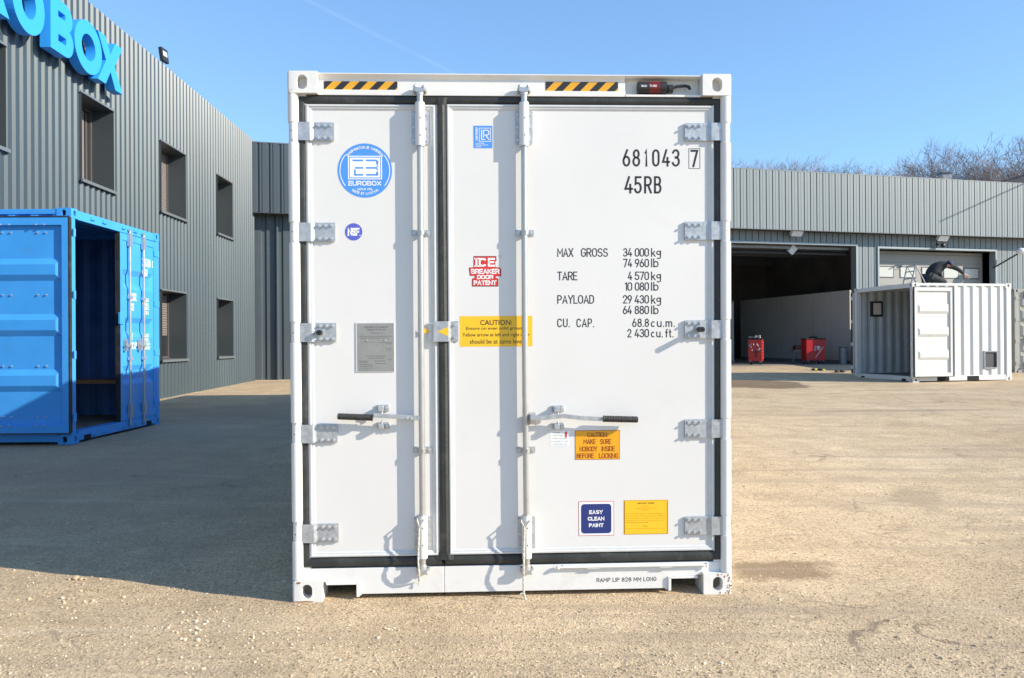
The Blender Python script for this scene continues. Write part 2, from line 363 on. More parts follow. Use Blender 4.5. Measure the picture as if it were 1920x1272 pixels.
# ------------------------------------------------------------------ stroke lettering (narrow DIN-like and bold)
def _arc(cx, cy, rx, ry, a0, a1, n=10): return [(cx + rx * cos(R(a0 + (a1 - a0) * i / n)), cy + ry * sin(R(a0 + (a1 - a0) * i / n))) for i in range(n + 1)]
_st = lambda x0, y0, x1, y1, r: _arc((x0 + x1) / 2, y1 - r, (x1 - x0) / 2, r, 0, 180) + _arc((x0 + x1) / 2, y0 + r, (x1 - x0) / 2, r, 180, 360) + [(x1, y1 - r)]
GL = {
 '0': (1, [_st(0, 0, 1, 1, .27)]), 'O': (1.1, [_st(0, 0, 1, 1, .33)]), '1': (.42, [[(0, .84), (1, 1), (1, 0)]]),
 '2': (1, [_arc(.5, .74, .5, .26, 175, -35) + [(0, 0), (1, 0)]]),
 '3': (1, [_arc(.48, .76, .46, .24, 160, -90, 12) + _arc(.48, .27, .52, .27, 90, -160, 12)]),
 '4': (1.05, [[(.55, 1), (0, .24), (1, .24)], [(.74, .5), (.74, 0)]]),
 '5': (1, [[(.95, 1), (.1, 1), (.06, .55)] + _arc(.46, .31, .54, .31, 120, -160, 14)]),
 '6': (1, [[(.62, 1), (.12, .5)] + _arc(.5, .29, .5, .29, 150, 510, 20)]), '9': (1, [[(.38, 0), (.88, .5)] + _arc(.5, .71, .5, .29, -30, 330, 20)]),
 '7': (1, [[(0, 1), (1, 1), (.32, 0)]]),
 '8': (1, [_arc(.5, .76, .42, .24, 270, 630, 18), _arc(.5, .265, .5, .265, 90, 450, 18)]),
 'A': (1.1, [[(0, 0), (.5, 1), (1, 0)], [(.17, .30), (.83, .30)]]),
 'B': (1, [[(0, 0), (0, 1), (.5, 1)] + _arc(.55, .76, .38, .24, 90, -90, 8) + [(0, .52)], [(.5, .52)] + _arc(.55, .26, .45, .26, 90, -90, 8) + [(0, 0)]]),
 'C': (1, [_arc(.5, .7, .5, .30, 20, 180, 8) + _arc(.5, .30, .5, .30, 180, 340, 8)]),
 'D': (1, [[(0, 0), (0, 1), (.45, 1)] + _arc(.45, .68, .55, .32, 90, 0, 6) + _arc(.45, .32, .55, .32, 0, -90, 6) + [(0, 0)]]),
 'E': (.85, [[(1, 1), (0, 1), (0, 0), (1, 0)], [(0, .52), (.85, .52)]]), 'F': (.8, [[(1, 1), (0, 1), (0, 0)], [(0, .5), (.85, .5)]]),
 'G': (1.05, [_arc(.5, .7, .5, .30, 20, 180, 8) + _arc(.5, .30, .5, .30, 180, 360, 8) + [(1, .46), (.6, .46)]]),
 'H': (1, [[(0, 0), (0, 1)], [(1, 0), (1, 1)], [(0, .5), (1, .5)]]), 'I': (.02, [[(0, 0), (0, 1)]]),
 'K': (1, [[(0, 0), (0, 1)], [(1, 1), (0, .42)], [(.32, .6), (1, 0)]]), 'L': (.8, [[(0, 1), (0, 0), (1, 0)]]),
 'M': (1.3, [[(0, 0), (0, 1), (.5, .35), (1, 1), (1, 0)]]), 'N': (1.05, [[(0, 0), (0, 1), (1, 0), (1, 1)]]),
 'P': (.95, [[(0, 0), (0, 1), (.5, 1)] + _arc(.55, .73, .45, .27, 90, -90, 8) + [(0, .46)]]),
 'R': (1, [[(0, 0), (0, 1), (.5, 1)] + _arc(.55, .74, .45, .26, 90, -90, 8) + [(0, .48)], [(.5, .48), (1, 0)]]),
 'S': (1, [_arc(.5, .755, .46, .245, 25, 270, 12) + _arc(.5, .255, .5, .255, 90, -155, 12)]),
 'T': (1, [[(0, 1), (1, 1)], [(.5, 1), (.5, 0)]]), 'U': (1, [[(0, 1)] + _arc(.5, .28, .5, .28, 180, 360, 12) + [(1, 1)]]),
 'V': (1.05, [[(0, 1), (.5, 0), (1, 1)]]), 'X': (1.05, [[(0, 0), (1, 1)], [(0, 1), (1, 0)]]), 'Y': (1.05, [[(0, 1), (.5, .45), (1, 1)], [(.5, .45), (.5, 0)]]),
 'k': (.8, [[(0, 0), (0, 1)], [(.95, .68), (0, .26)], [(.36, .42), (1, 0)]]),
 'g': (.85, [_arc(.5, .46, .5, .22, 0, 360, 14), [(1, .68), (1, -.06)] + _arc(.5, -.08, .5, .2, 0, -150, 8)]),
 'l': (.05, [[(0, 0), (0, 1)]]), 'b': (.85, [[(0, 1), (0, 0)], _arc(.5, .34, .5, .34, 0, 360, 16)]),
 'c': (.8, [_arc(.5, .34, .5, .34, 45, 315, 12)]), 'u': (.8, [[(0, .68)] + _arc(.5, .25, .5, .25, 180, 360, 10) + [(1, .68)], [(1, .3), (1, 0)]]),
 'm': (1.25, [[(0, 0), (0, .68)], [(0, .45)] + _arc(.25, .46, .25, .22, 180, 0, 8) + [(.5, 0)], [(.5, .45)] + _arc(.75, .46, .25, .22, 180, 0, 8) + [(1, 0)]]),
 'f': (.5, [[(.4, 0)] + [(.4, .75)] + _arc(.8, .8, .4, .2, 170, 80, 5), [(0, .62), (.9, .62)]]), 't': (.5, [[(.4, .95), (.4, .2)] + _arc(.8, .2, .4, .2, 190, 280, 5), [(0, .66), (.95, .66)]]),
 '.': (.04, [[(0, 0), (0, .012)]]), ':': (.04, [[(0, 0), (0, .012)], [(0, .6), (0, .612)]]), '-': (.5, [[(0, .45), (1, .45)]])}
def stroke_text(b, body, x0, x1, z0, z1, t, y, m, gap=.34, T3=None, depth=0):
    """monoline lettering of stroke width t fitted exactly to the box; T3 maps (x, y, z) if given"""
    adv = []; pos = 0
    for ch in body:
        if ch == ' ': pos += .75; adv.append(None); continue
        g = GL[ch]; adv.append((pos, g[0], g[1])); pos += g[0] + gap
    pos -= gap
    lo = min((min(p[1] for st in a[2] for p in st) for a in adv if a)); hi = max((max(p[1] for st in a[2] for p in st) for a in adv if a))
    kx = (x1 - x0 - t) / max(pos, .05); kz = (z1 - z0 - t) / max(hi - lo, .02)
    if pos < .06: kx = 0
    for a in adv:
        if not a: continue
        for st in a[2]:
            P = [V((x0 + t / 2 + (a[0] + p[0] * a[1]) * kx, z0 + t / 2 + (p[1] - lo) * kz)) for p in st]
            Q = [P[0]]
            for p in P[1:]:
                if (p - Q[-1]).length > 1e-5: Q.append(p)
            if len(Q) < 2: continue
            closed = (Q[0] - Q[-1]).length < 1e-4 and len(Q) > 3
            if closed: Q = Q[:-1]
            n = len(Q); L = []; Rr = []
            for i in range(n):
                pa = Q[i - 1] if (i > 0 or closed) else None; pb = Q[(i + 1) % n] if (i < n - 1 or closed) else None
                d0 = (Q[i] - pa).normalized() if pa is not None else None; d1 = (pb - Q[i]).normalized() if pb is not None else None
                if d0 is None: d0 = d1
                if d1 is None: d1 = d0
                nn = V((-d0.y - d1.y, d0.x + d1.x)); 
                if nn.length < .3: nn = V((-d0.y, d0.x)) * 2
                nn.normalize(); k = min(1.9, 1 / max(.45, nn.dot(V((-d1.y, d1.x))))); e = V((0, 0))
                if not closed and i == 0 and False: e = -d1 * t / 2
                L.append(Q[i] + nn * k * t / 2); Rr.append(Q[i] - nn * k * t / 2)
            if not closed:
                for i, sgn, (c, d) in ((0, -1, (0, 1)), (n - 1, 1, (n - 2, n - 1))):
                    dd = (Q[d] - Q[c]).normalized() * (t / 2) * sgn
                    # keep free ends flush with the box
                    if abs(dd.x) > abs(dd.y) * 2 or abs(dd.y) > abs(dd.x) * 1.2: L[i] = L[i] + dd; Rr[i] = Rr[i] + dd
            rng = range(n if closed else n - 1)
            if depth == 0:
                vs = [(p.x, y, p.y) for i in range(n) for p in (L[i], Rr[i])]
                fs = [(2 * i + 1, 2 * ((i + 1) % n) + 1, 2 * ((i + 1) % n), 2 * i) for i in rng]
            else:
                vs = [(p.x, yy, p.y) for i in range(n) for p in (L[i], Rr[i]) for yy in (y, y + depth)]
                fs = []
                for i in rng:
                    j = (i + 1) % n; a0, a1, b0, b1 = 4 * i, 4 * i + 1, 4 * i + 2, 4 * i + 3; c0, c1, d0, d1 = 4 * j, 4 * j + 1, 4 * j + 2, 4 * j + 3
                    fs += [(b0, d0, c0, a0), (a1, c1, d1, b1), (a0, c0, c1, a1), (b1, d1, d0, b0)]
                if not closed: fs += [(0, 1, 3, 2), (4 * n - 4, 4 * n - 2, 4 * n - 1, 4 * n - 3)]
            if T3: vs = [T3(*v) for v in vs]
            b.add(vs, fs, m)
# ------------------------------------------------------------------ ground
def noise2(x, y, s, seed=0): return mnoise.noise(V((x * s + seed, y * s - seed, seed * .37)))
def ground_z(x, y):
    z = gz(x, y)
    near = max(0, 1 - max(0, y - 4) / 30)
    z += (.012 * noise2(x, y, .55, 3) + .006 * noise2(x, y, 1.9, 7)) * (1 if y < 40 else 0) * (0.35 if abs(x) < 1.7 and 4.0 < y < 6 else 1)
    z += .022 * math.exp(-((x + 2.65) ** 2 / .5 + (y - 4.70) ** 2 / .03))
    if y > 46: z += sstep(46, 75, y) * 5.5 + max(0, y - 75) * .02
    return z
def grid_axis(spec):
    out = []
    for a, b, st in spec:
        n = max(1, round((b - a) / st)); out += [a + (b - a) * i / n for i in range(n)]
    return out + [spec[-1][1]]
def build_ground():
    xs = grid_axis([(-1500, -100, 350), (-100, -20, 10), (-20, -5, .5), (-5, 6, .07), (6, 20, .35), (20, 100, 8), (100, 1500, 350)])
    ys = grid_axis([(-800, -50, 250), (-50, -2, 6), (-2, 2.8, .4), (2.8, 7, .06), (7, 13, .15), (13, 46, .6), (46, 90, 2), (90, 200, 20), (200, 2500, 575)])
    vs = [(x, y, ground_z(x, y) if (-100 < x < 100 and -50 < y < 200) else (5.5 + .02 * 125 if y > 150 else gz(x, y))) for y in ys for x in xs]
    nx = len(xs); fs = [(j * nx + i, j * nx + i + 1, (j + 1) * nx + i + 1, (j + 1) * nx + i) for j in range(len(ys) - 1) for i in range(nx - 1)]
    me = bpy.data.meshes.new('ground'); me.from_pydata(vs, [], fs); me.polygons.foreach_set('use_smooth', [True] * len(fs))
    o = bpy.data.objects.new('ground', me); col.objects.link(o); tag(o, kind='structure')
    # material: compacted sandy gravel
    m = bpy.data.materials.new('ground'); m.use_nodes = True; n = m.node_tree.nodes; l = m.node_tree.links; b = n['Principled BSDF']
    b.inputs['Roughness'].default_value = .92; b.inputs['Specular IOR Level'].default_value = .15
    tc = n.new('ShaderNodeTexCoord'); P = tc.outputs['Object']
    def nz(scale, det=4, rough=.6, sc3=None, loc=None):
        t = n.new('ShaderNodeTexNoise'); t.inputs['Scale'].default_value = scale; t.inputs['Detail'].default_value = det; t.inputs['Roughness'].default_value = rough
        mp = n.new('ShaderNodeMapping'); l.new(P, mp.inputs[0])
        if sc3: mp.inputs['Scale'].default_value = sc3
        if loc: mp.inputs['Location'].default_value = loc
        l.new(mp.outputs[0], t.inputs['Vector']); return t.outputs['Fac']
    def ramp(f, pts):
        r = n.new('ShaderNodeValToRGB'); e = r.color_ramp.elements
        e[0].position, e[0].color = pts[0][0], (*pts[0][1], 1); e[1].position, e[1].color = pts[-1][0], (*pts[-1][1], 1)
        for p, c in pts[1:-1]: x = e.new(p); x.color = (*c, 1)
        l.new(f, r.inputs[0]); return r.outputs[0]
    def mix(fac, a, b_, mode='MIX'):
        x = n.new('ShaderNodeMixRGB'); x.blend_type = mode
        if isinstance(fac, float): x.inputs[0].default_value = fac
        else: l.new(fac, x.inputs[0])
        for s_, k in ((a, 1), (b_, 2)):
            if isinstance(s_, tuple): x.inputs[k].default_value = (*s_, 1)
            else: l.new(s_, x.inputs[k])
        return x.outputs[0]
    base = ramp(nz(.35, 6, .6), [(.30, (.48, .362, .232)), (.5, (.57, .442, .288)), (.72, (.63, .505, .345))])
    base = mix(.55, base, ramp(nz(2.3, 6, .7, loc=(5, 2, 0)), [(.3, (.62, .60, .58)), (.7, (1.25, 1.24, 1.22))]), 'MULTIPLY')
    base = mix(.8, base, ramp(nz(38, 3, .7), [(.28, (.55, .51, .47)), (.44, (1.0, 1.0, 1.0)), (.58, (1.02, 1.02, 1.02)), (.76, (1.35, 1.32, 1.28))]), 'MULTIPLY')
    def vor(scale, feat='F1'):
        t = n.new('ShaderNodeTexVoronoi'); t.inputs['Scale'].default_value = scale; l.new(P, t.inputs['Vector']); t.feature = feat; return t
    v1 = vor(95); v2 = vor(190)
    # single grit grains differ in colour; the darkest cells are painted pebble shadows
    gr = ramp(v1.outputs['Color'], [(.15, (.25, .22, .19)), (.23, (.93, .93, .93)), (.7, (1.06, 1.06, 1.06)), (.92, (1.65, 1.6, 1.55))])
    base = mix(.65, base, gr, 'MULTIPLY')
    gr2 = ramp(v2.outputs['Color'], [(.1, (.6, .58, .56)), (.5, (1, 1, 1)), (.9, (1.35, 1.33, 1.3))])
    base = mix(.5, base, gr2, 'MULTIPLY')
    v3 = vor(34); g3 = ramp(v3.outputs['Color'], [(.05, (.42, .39, .36)), (.12, (.97, .97, .97)), (.9, (1.03, 1.03, 1.03)), (.97, (1.45, 1.43, 1.40))])
    near3 = n.new('ShaderNodeMapRange'); near3.inputs['From Min'].default_value = .30; near3.inputs['From Max'].default_value = .16; l.new(v3.outputs['Distance'], near3.inputs['Value'])
    base = mix(near3.outputs[0], base, mix(1.0, base, g3, 'MULTIPLY'))
    # weathered tarmac showing through
    def blob(cx, cy, rx, ry, ang=0, soft=.35, nzs=6, amt=.5):
        mp = n.new('ShaderNodeMapping'); mp.vector_type = 'TEXTURE'; l.new(P, mp.inputs[0])
        mp.inputs['Location'].default_value = (cx, cy, 0); mp.inputs['Rotation'].default_value = (0, 0, ang); mp.inputs['Scale'].default_value = (rx, ry, 1e4)
        ln = n.new('ShaderNodeVectorMath'); ln.operation = 'LENGTH'; l.new(mp.outputs[0], ln.inputs[0])
        ad = n.new('ShaderNodeMath'); ad.operation = 'MULTIPLY_ADD'; l.new(nz(nzs, 5, .6), ad.inputs[0]); ad.inputs[1].default_value = -1.4 ; l.new(ln.outputs['Value'], ad.inputs[2])
        mr = n.new('ShaderNodeMapRange'); mr.inputs['From Min'].default_value = .3; mr.inputs['From Max'].default_value = .3 - soft; mr.inputs['To Max'].default_value = amt
        l.new(ad.outputs[0], mr.inputs['Value']); return mr.outputs[0]
    tar = n.new('ShaderNodeMapRange'); tar.inputs['From Min'].default_value = .56; tar.inputs['From Max'].default_value = .72; tar.inputs['To Max'].default_value = .4
    l.new(nz(.5, 8, .72, loc=(2.2, 9, 0)), tar.inputs['Value'])
    base = mix(tar.outputs[0], base, (.46, .365, .25))
    # long shadow's tone put into the ground colour, left of the white container
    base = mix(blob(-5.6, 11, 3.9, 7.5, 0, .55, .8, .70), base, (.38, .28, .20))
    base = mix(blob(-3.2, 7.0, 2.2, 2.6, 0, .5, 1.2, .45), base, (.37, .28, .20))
    for a in STAINS: base = mix(blob(*a[0]), base, a[1])
    # wheel tracks and scraped streaks running in from the gate
    for (rz_, sx_, sy_, amt, lo, hi, colr) in ((.12, .22, 3.2, .55, .54, .64, (.40, .31, .215)), (-.5, .3, 4.0, .5, .57, .66, (.34, .265, .19)), (.9, .25, 2.6, .30, .58, .70, (.66, .55, .41))):
        mp = n.new('ShaderNodeMapping'); l.new(P, mp.inputs[0]); mp.inputs['Rotation'].default_value = (0, 0, rz_); mp.inputs['Scale'].default_value = (sx_, sy_, 1)
        t = n.new('ShaderNodeTexNoise'); t.inputs['Scale'].default_value = 1.0; t.inputs['Detail'].default_value = 7; t.inputs['Roughness'].default_value = .68; t.inputs['Distortion'].default_value = .5; l.new(mp.outputs[0], t.inputs['Vector'])
        q = n.new('ShaderNodeMapRange'); q.inputs['From Min'].default_value = lo; q.inputs['From Max'].default_value = hi; q.inputs['To Max'].default_value = amt; l.new(t.outputs['Fac'], q.inputs['Value'])
        base = mix(q.outputs[0], base, colr)
    # sparse dark pits and small damp spots
    sp = n.new('ShaderNodeTexVoronoi'); sp.inputs['Scale'].default_value = 9; l.new(P, sp.inputs['Vector'])
    q = n.new('ShaderNodeMapRange'); q.inputs['From Min'].default_value = .16; q.inputs['From Max'].default_value = .08; q.inputs['To Max'].default_value = .6; l.new(sp.outputs['Distance'], q.inputs['Value'])
    q2 = n.new('ShaderNodeMapRange'); q2.inputs['From Min'].default_value = .52; q2.inputs['From Max'].default_value = .62; l.new(nz(1.1, 4, .6, loc=(3, 3, 0)), q2.inputs['Value'])
    qq = n.new('ShaderNodeMath'); qq.operation = 'MULTIPLY'; l.new(q.outputs[0], qq.inputs[0]); l.new(q2.outputs[0], qq.inputs[1])
    base = mix(qq.outputs[0], base, (.27, .20, .14))
    # thin damp cracks
    cr_ = n.new('ShaderNodeTexVoronoi'); cr_.feature = 'DISTANCE_TO_EDGE'; cr_.inputs['Scale'].default_value = .55
    wv = n.new('ShaderNodeMapping'); l.new(P, wv.inputs[0]); wn = n.new('ShaderNodeTexNoise'); wn.inputs['Scale'].default_value = 1.6; wn.inputs['Detail'].default_value = 6; l.new(P, wn.inputs['Vector'])
    va = n.new('ShaderNodeVectorMath'); va.operation = 'MULTIPLY_ADD'; l.new(wn.outputs['Color'], va.inputs[0]); va.inputs[1].default_value = (1.6, 1.6, 0); l.new(P, va.inputs[2]); l.new(va.outputs[0], cr_.inputs['Vector'])
    mr = n.new('ShaderNodeMapRange'); mr.inputs['From Min'].default_value = .012; mr.inputs['From Max'].default_value = .0; l.new(cr_.outputs['Distance'], mr.inputs['Value'])
    mk = n.new('ShaderNodeMapRange'); mk.inputs['From Min'].default_value = .50; mk.inputs['From Max'].default_value = .64; l.new(nz(.8, 3), mk.inputs['Value'])
    ml = n.new('ShaderNodeMath'); ml.operation = 'MULTIPLY'; l.new(mr.outputs[0], ml.inputs[0]); l.new(mk.outputs[0], ml.inputs[1])
    base = mix(ml.outputs[0], base, (.25, .19, .13))
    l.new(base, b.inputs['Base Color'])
    # relief
    def bump(h, dist, prev=None, stren=1.0):
        bp = n.new('ShaderNodeBump'); bp.inputs['Distance'].default_value = dist; bp.inputs['Strength'].default_value = stren; l.new(h, bp.inputs['Height'])
        if prev: l.new(prev, bp.inputs['Normal'])
        return bp.outputs[0]
    b1 = bump(nz(14, 6, .7), .05, None, .16)
    b2 = bump(v1.outputs['Distance'], .010, b1, .28)
    b3 = bump(nz(80, 4, .7), .016, b2, .40)
    l.new(b3, b.inputs['Normal'])
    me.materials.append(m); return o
# (centre x, centre y, radius x, radius y, angle, softness, noise scale, amount), colour
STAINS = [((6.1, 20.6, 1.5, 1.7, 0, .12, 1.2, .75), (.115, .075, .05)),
          ((1.62, 4.92, .44, .24, .12, .4, 5, .8), (.235, .165, .10)),
          ((6.8, 13.9, 1.9, .22, .02, .3, 2.0, .6), (.30, .235, .17)),
          ((3.5, 6.95, .22, .55, -.4, .4, 6, .5), (.30, .225, .15)),
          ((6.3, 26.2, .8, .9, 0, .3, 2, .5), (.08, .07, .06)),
          ((9.2, 18.3, 1.8, .18, 0, .3, 3, .5), (.28, .22, .16))]
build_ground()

def build_pebbles():
    rnd = random.Random(5); vs = []; fs = []; ms = []
    ico = bmesh.new(); bmesh.ops.create_icosphere(ico, subdivisions=1, radius=1); IV = [v.co.copy() for v in ico.verts]; IF = [tuple(v.index for v in f.verts) for f in ico.faces]; ico.free()
    oct_v = [V(p) for p in ((1, 0, 0), (-1, 0, 0), (0, 1, 0), (0, -1, 0), (0, 0, 1), (0, 0, -1))]; oct_f = [(0, 2, 4), (2, 1, 4), (1, 3, 4), (3, 0, 4), (2, 0, 5), (1, 2, 5), (3, 1, 5), (0, 3, 5)]
    def peb(x, y, r, hi=False):
        z = ground_z(x, y); o = len(vs); sx, sy, sz = r * rnd.uniform(.7, 1.4), r * rnd.uniform(.7, 1.3), r * rnd.uniform(.45, .9); a = rnd.uniform(0, 6.3); ca, sa = cos(a), sin(a)
        k = rnd.randrange(3)
        for p in (IV if hi else oct_v):
            q = 1 + rnd.uniform(-.22, .22); px, py = p.x * sx * q, p.y * sy * q
            vs.append((x + px * ca - py * sa, y + px * sa + py * ca, z + p.z * sz * q + sz * .35))
        for f in (IF if hi else oct_f): fs.append([o + i for i in f]); ms.append(k)
    n = 0
    while n < 20000:
        y = 3.25 + (rnd.random() ** 1.7) * 9; x = rnd.uniform(-.68, .68) * y
        if -1.25 < x < 1.25 and y > 4.45: continue
        r = .0018 + .0045 * rnd.random() ** 3.5
        if noise2(x, y, .9, 11) < -.15 and rnd.random() < .6: continue
        peb(x, y, r, r > .0045); n += 1
    for _ in range(260):
        y = 3.3 + rnd.random() * 6; x = rnd.uniform(-.66, .66) * y
        if -1.3 < x < 1.3 and y > 4.3: continue
        peb(x, y, .005 + .008 * rnd.random() ** 2, True)
    for cx, cy, k, s in ((-1.62, 4.02, 26, .10), (-1.25, 3.86, 14, .08), (-.6, 3.9, 12, .1), (-2.5, 4.45, 22, .12), (.9, 3.55, 10, .1), (1.9, 3.5, 8, .1)):
        for _ in range(k): peb(cx + rnd.gauss(0, s), cy + rnd.gauss(0, s), rnd.uniform(.004, .011), True)
    me = bpy.data.meshes.new('gravel'); me.from_pydata(vs, [], fs)
    for i, c in enumerate(((.56, .44, .29), (.42, .33, .22), (.68, .57, .42))):
        mat('peb%d' % i, c, .9, noise=.25, nscale=9); me.materials.append(MATS['peb%d' % i])
    me.polygons.foreach_set('material_index', ms)
    o = bpy.data.objects.new('gravel', me); col.objects.link(o); tag(o, 'loose sandy grit and small stones scattered over the yard', kind='stuff')
build_pebbles()
def clod():
    t = empty('stone_clump', (-2.59, 4.74, ground_z(-2.59, 4.74)))
    rnd = random.Random(2)
    for i, (dx, dy, r) in enumerate(((0, 0, .022), (.035, -.008, .014), (-.035, -.012, .012), (.055, .0, .010))):
        bm = bmesh.new(); bmesh.ops.create_icosphere(bm, subdivisions=2, radius=r)
        for v in bm.verts: v.co *= 1 + .25 * mnoise.noise(v.co * 60 + V((i, 0, 0))); v.co.z *= .7; v.co += V((dx, dy, r * .45))
        me = bpy.data.meshes.new('stone'); bm.to_mesh(me); bm.free(); me.materials.append(MATS['peb1']); o = bpy.data.objects.new('stone', me); col.objects.link(o); o.parent = t
    tag(t, 'small heap of dirty stones at the edge of the long shadow', 'stones')
clod()

# ------------------------------------------------------------------ the white refrigerated container in front
MT = Matrix.Translation((.006, 4.433, 0)) @ Matrix.Rotation(R(2.4), 4, 'Z') @ Matrix.Rotation(R(1.15), 4, 'X')
MI = MT.inverted(); ME = MI @ EYE
def F(u, v, y=.04):
    d = MI.to_3x3() @ ray(u, v); t = (y - ME.y) / d.y; p = ME + d * t; return p.x, p.z
def FX(u, v=640, y=.04): return F(u, v, y)[0]
def FZ(v, u=955, y=.04): return F(u, v, y)[1]
main = empty('refrigerated_container'); main.matrix_world = MT
tag(main, 'large white refrigerated shipping container seen from its closed doors, filling the middle of the yard', 'container')
Wd, Hh, Ln = 2.438, 2.896, 12.19; HW = Wd / 2
PD = .040          # door skin depth behind the corner castings
def frame_main():
    for s in (-1, 1):
        b = MB()
        # outer hinge tube pieces and the inner post
        cx = s * (HW - .030)
        b.prism([(s * (HW - .002), PD + .055), (s * (HW - .002), .03), (s * (HW - .012), .012), (s * (HW - .03), .004), (s * (HW - .048), .010), (s * (HW - .055), .03), (s * (HW - .055), .036), (s * (HW - .095), .036), (s * (HW - .095), PD + .055)], .115, Hh - .115, 'frame_paint', 'z')
        o = b.build('corner_post', main, bevel=.003)
        for vz in ([205, 246, 0], ):
            pass
    for s in (-1, 1):
        # sleeves of the hinge tube between the hinges, each with a fine joint
        cuts = [FZ(v, 955, 0) for v in ((178, 246 - 18 - 1, 418, 606, 797, 984, 1084) if s < 0 else (178, 230, 416, 601, 786, 969, 1070))]
        b = MB(); hz = [(230, 264), (418, 453), (606, 641), (796, 830), (982, 1016)] if s < 0 else [(231, 264), (416, 450), (601, 635), (787, 821), (969, 1003)]
        u0 = 548 if s < 0 else 1365
        ys = [(FZ(b_, u0, 0), FZ(a_, u0, 0)) for a_, b_ in hz]
        segs = []; top = Hh - .12
        for lo, hi in ys: segs.append((hi + .006, top)); top = lo - .006
        segs.append((.12, top))
        for lo, hi in segs:
            pts = []
            for k in range(13):
                a = pi * (k / 12) - pi
                pts.append((s * (HW - .027) + .030 * cos(a), .030 + .030 * sin(a) * 1.0))
            b.prism(pts, lo, hi, 'frame_paint', 'z')
        b.build('hinge_sleeve', main, bevel=.002)
    # castings
    zc = .118
    for sx in (-1, 1):
        for (y0, y1, sy) in ((0, .178, -1), (Ln - .178, Ln, 1)):
            for (z0, z1, sz) in ((0, zc, -1), (Hh - zc, Hh, 1)):
                x0, x1 = (sx * HW, sx * (HW - .162)); x0, x1 = sorted((x0, x1)); b = MB()
                casting(b, x0, x1, y0, y1, z0, z1, 'frame_paint', sx, sy, sz, .056, .078, 'frame_paint' if sz > 0 else 'wood_floor', .06)
                if sy < 0 and sz < 0 and sx > 0:
                    # rust and chipped paint
                    rnd = random.Random(3)
                    for i in range(46):
                        e = rnd.random()
                        if e < .6: xx = HW - .004 - rnd.random() ** 2 * .025; zz = rnd.uniform(.004, .112)
                        elif e < .8: xx = HW - rnd.uniform(.01, .12); zz = .004 + rnd.random() ** 2 * .03
                        else: xx = HW - rnd.uniform(.0, .09); zz = .113 - rnd.random() ** 2 * .03
                        dx, dz = xx - (HW - .081), zz - .059
                        if abs(dx) < .034 and abs(dz) < .045: continue
                        r = rnd.uniform(.001, .004); sgn = rnd.uniform(.6, 2.2)
                        b.add([(xx + r * cos(a), -.0015, max(.002, min(.116, zz + r * sgn * sin(a)))) for a in [k * pi / 4 + rnd.uniform(-.3, .3) for k in range(8)]], [tuple(range(8))], 'rust')
                if sy < 0 and sz < 0 and sx < 0:
                    b.add([(-HW + .035 + .012 * cos(a), -.0015, .108 + .006 * sin(a)) for a in [k * pi / 5 for k in range(10)]], [tuple(range(10))], 'rust')
                    b.add([(-HW + .06 + .06 * cos(a), -.0015, .005 + .003 * sin(a) + .001 * cos(5 * a)) for a in [k * pi / 7 for k in range(14)]], [tuple(range(14))], 'rust')
                o = b.build('corner_casting', main, bevel=0)
                bm = bmesh.new(); bm.from_mesh(o.data); bmesh.ops.remove_doubles(bm, verts=bm.verts[:], dist=1e-5); bmesh.ops.recalc_face_normals(bm, faces=bm.faces[:])
                ed = [e for e in bm.edges if len(e.link_faces) == 2 and e.calc_face_angle(0) > 1.2 and all(abs(abs(v.co.x) - HW) < 1e-4 for v in e.verts)]
                bmesh.ops.bevel(bm, geom=ed, offset=.014, segments=4, affect='EDGES', profile=.5)
                bm.to_mesh(o.data); bm.free(); smooth_by_angle(o, 50)
    # header (front top rail): lip, sloping face, lower lip
    xl, xr = -HW + .162, HW - .162
    zt = FZ(139, 955, .03); z1 = FZ(153, 955, .05); z2 = FZ(171, 955, .045); z3 = FZ(180, 955, .034)
    prof = [(.045, Hh - .012), (.026, zt), (.026, zt - .006), (.050, z1 + .008), (.050, z2 + .004), (.036, z2), (.036, z3), (.10, z3), (.10, Hh - .012)]
    xs = F(1172, 160, .05)[0]
    b = MB(); b.prism(prof, xl, xs, 'frame_paint', 'x'); o = b.build('header_rail', main, bevel=.002)
    b = MB()       # the deeper pocket on the right for the document tube
    zb = FZ(179.5, 1250, .034)
    b.prism([(.045, Hh - .012), (.026, zt), (.026, zt - .007), (.088, zt - .012), (.088, zb + .008), (.034, zb + .006), (.034, z3), (.14, z3), (.14, Hh - .012)], xs + .0005, xr, 'frame_paint', 'x')
    b.build('tube_recess', main, bevel=.002)
    # hazard tape
    for (ua, ub, va, vb) in ((607, 745, 153, 170), (1023, 1159, 154, 171)):
        x0, za = F(ua, vb, .049); x1, zb_ = F(ub, va, .049); b = MB(); b.rect(x0, x1, za, zb_, .0488, 'haz_yellow')
        hh = zb_ - za; st = (x1 - x0) / 4.1; k = -1
        while True:
            xa = x0 - st * .55 + k * st * .98 + st * .05; k += 1
            pts = [(xa, za), (xa + st * .47, za), (xa + st * .47 + hh * 1.0, zb_), (xa + hh * 1.0, zb_)]
            if xa > x1: break
            # clip to the tape
            def clip(P, lim, gt):
                out = []
                for i in range(len(P)):
                    a, c = P[i], P[(i + 1) % len(P)]; ia = (a[0] >= lim) if gt else (a[0] <= lim); ic = (c[0] >= lim) if gt else (c[0] <= lim)
                    if ia: out.append(a)
                    if ia != ic: t = (lim - a[0]) / (c[0] - a[0]); out.append((lim, a[1] + (c[1] - a[1]) * t))
                return out
            pts = clip(clip(pts, x0, True), x1, False) if pts else pts
            if len(pts) > 2: b.add([(p[0], .0484, p[1]) for p in pts], [tuple(range(len(pts)))], 'black')
        b.build('hazard_tape', main)
    # document tube
    a = F(1196, 165, .055); c = F(1249, 165, .055); b = MB()
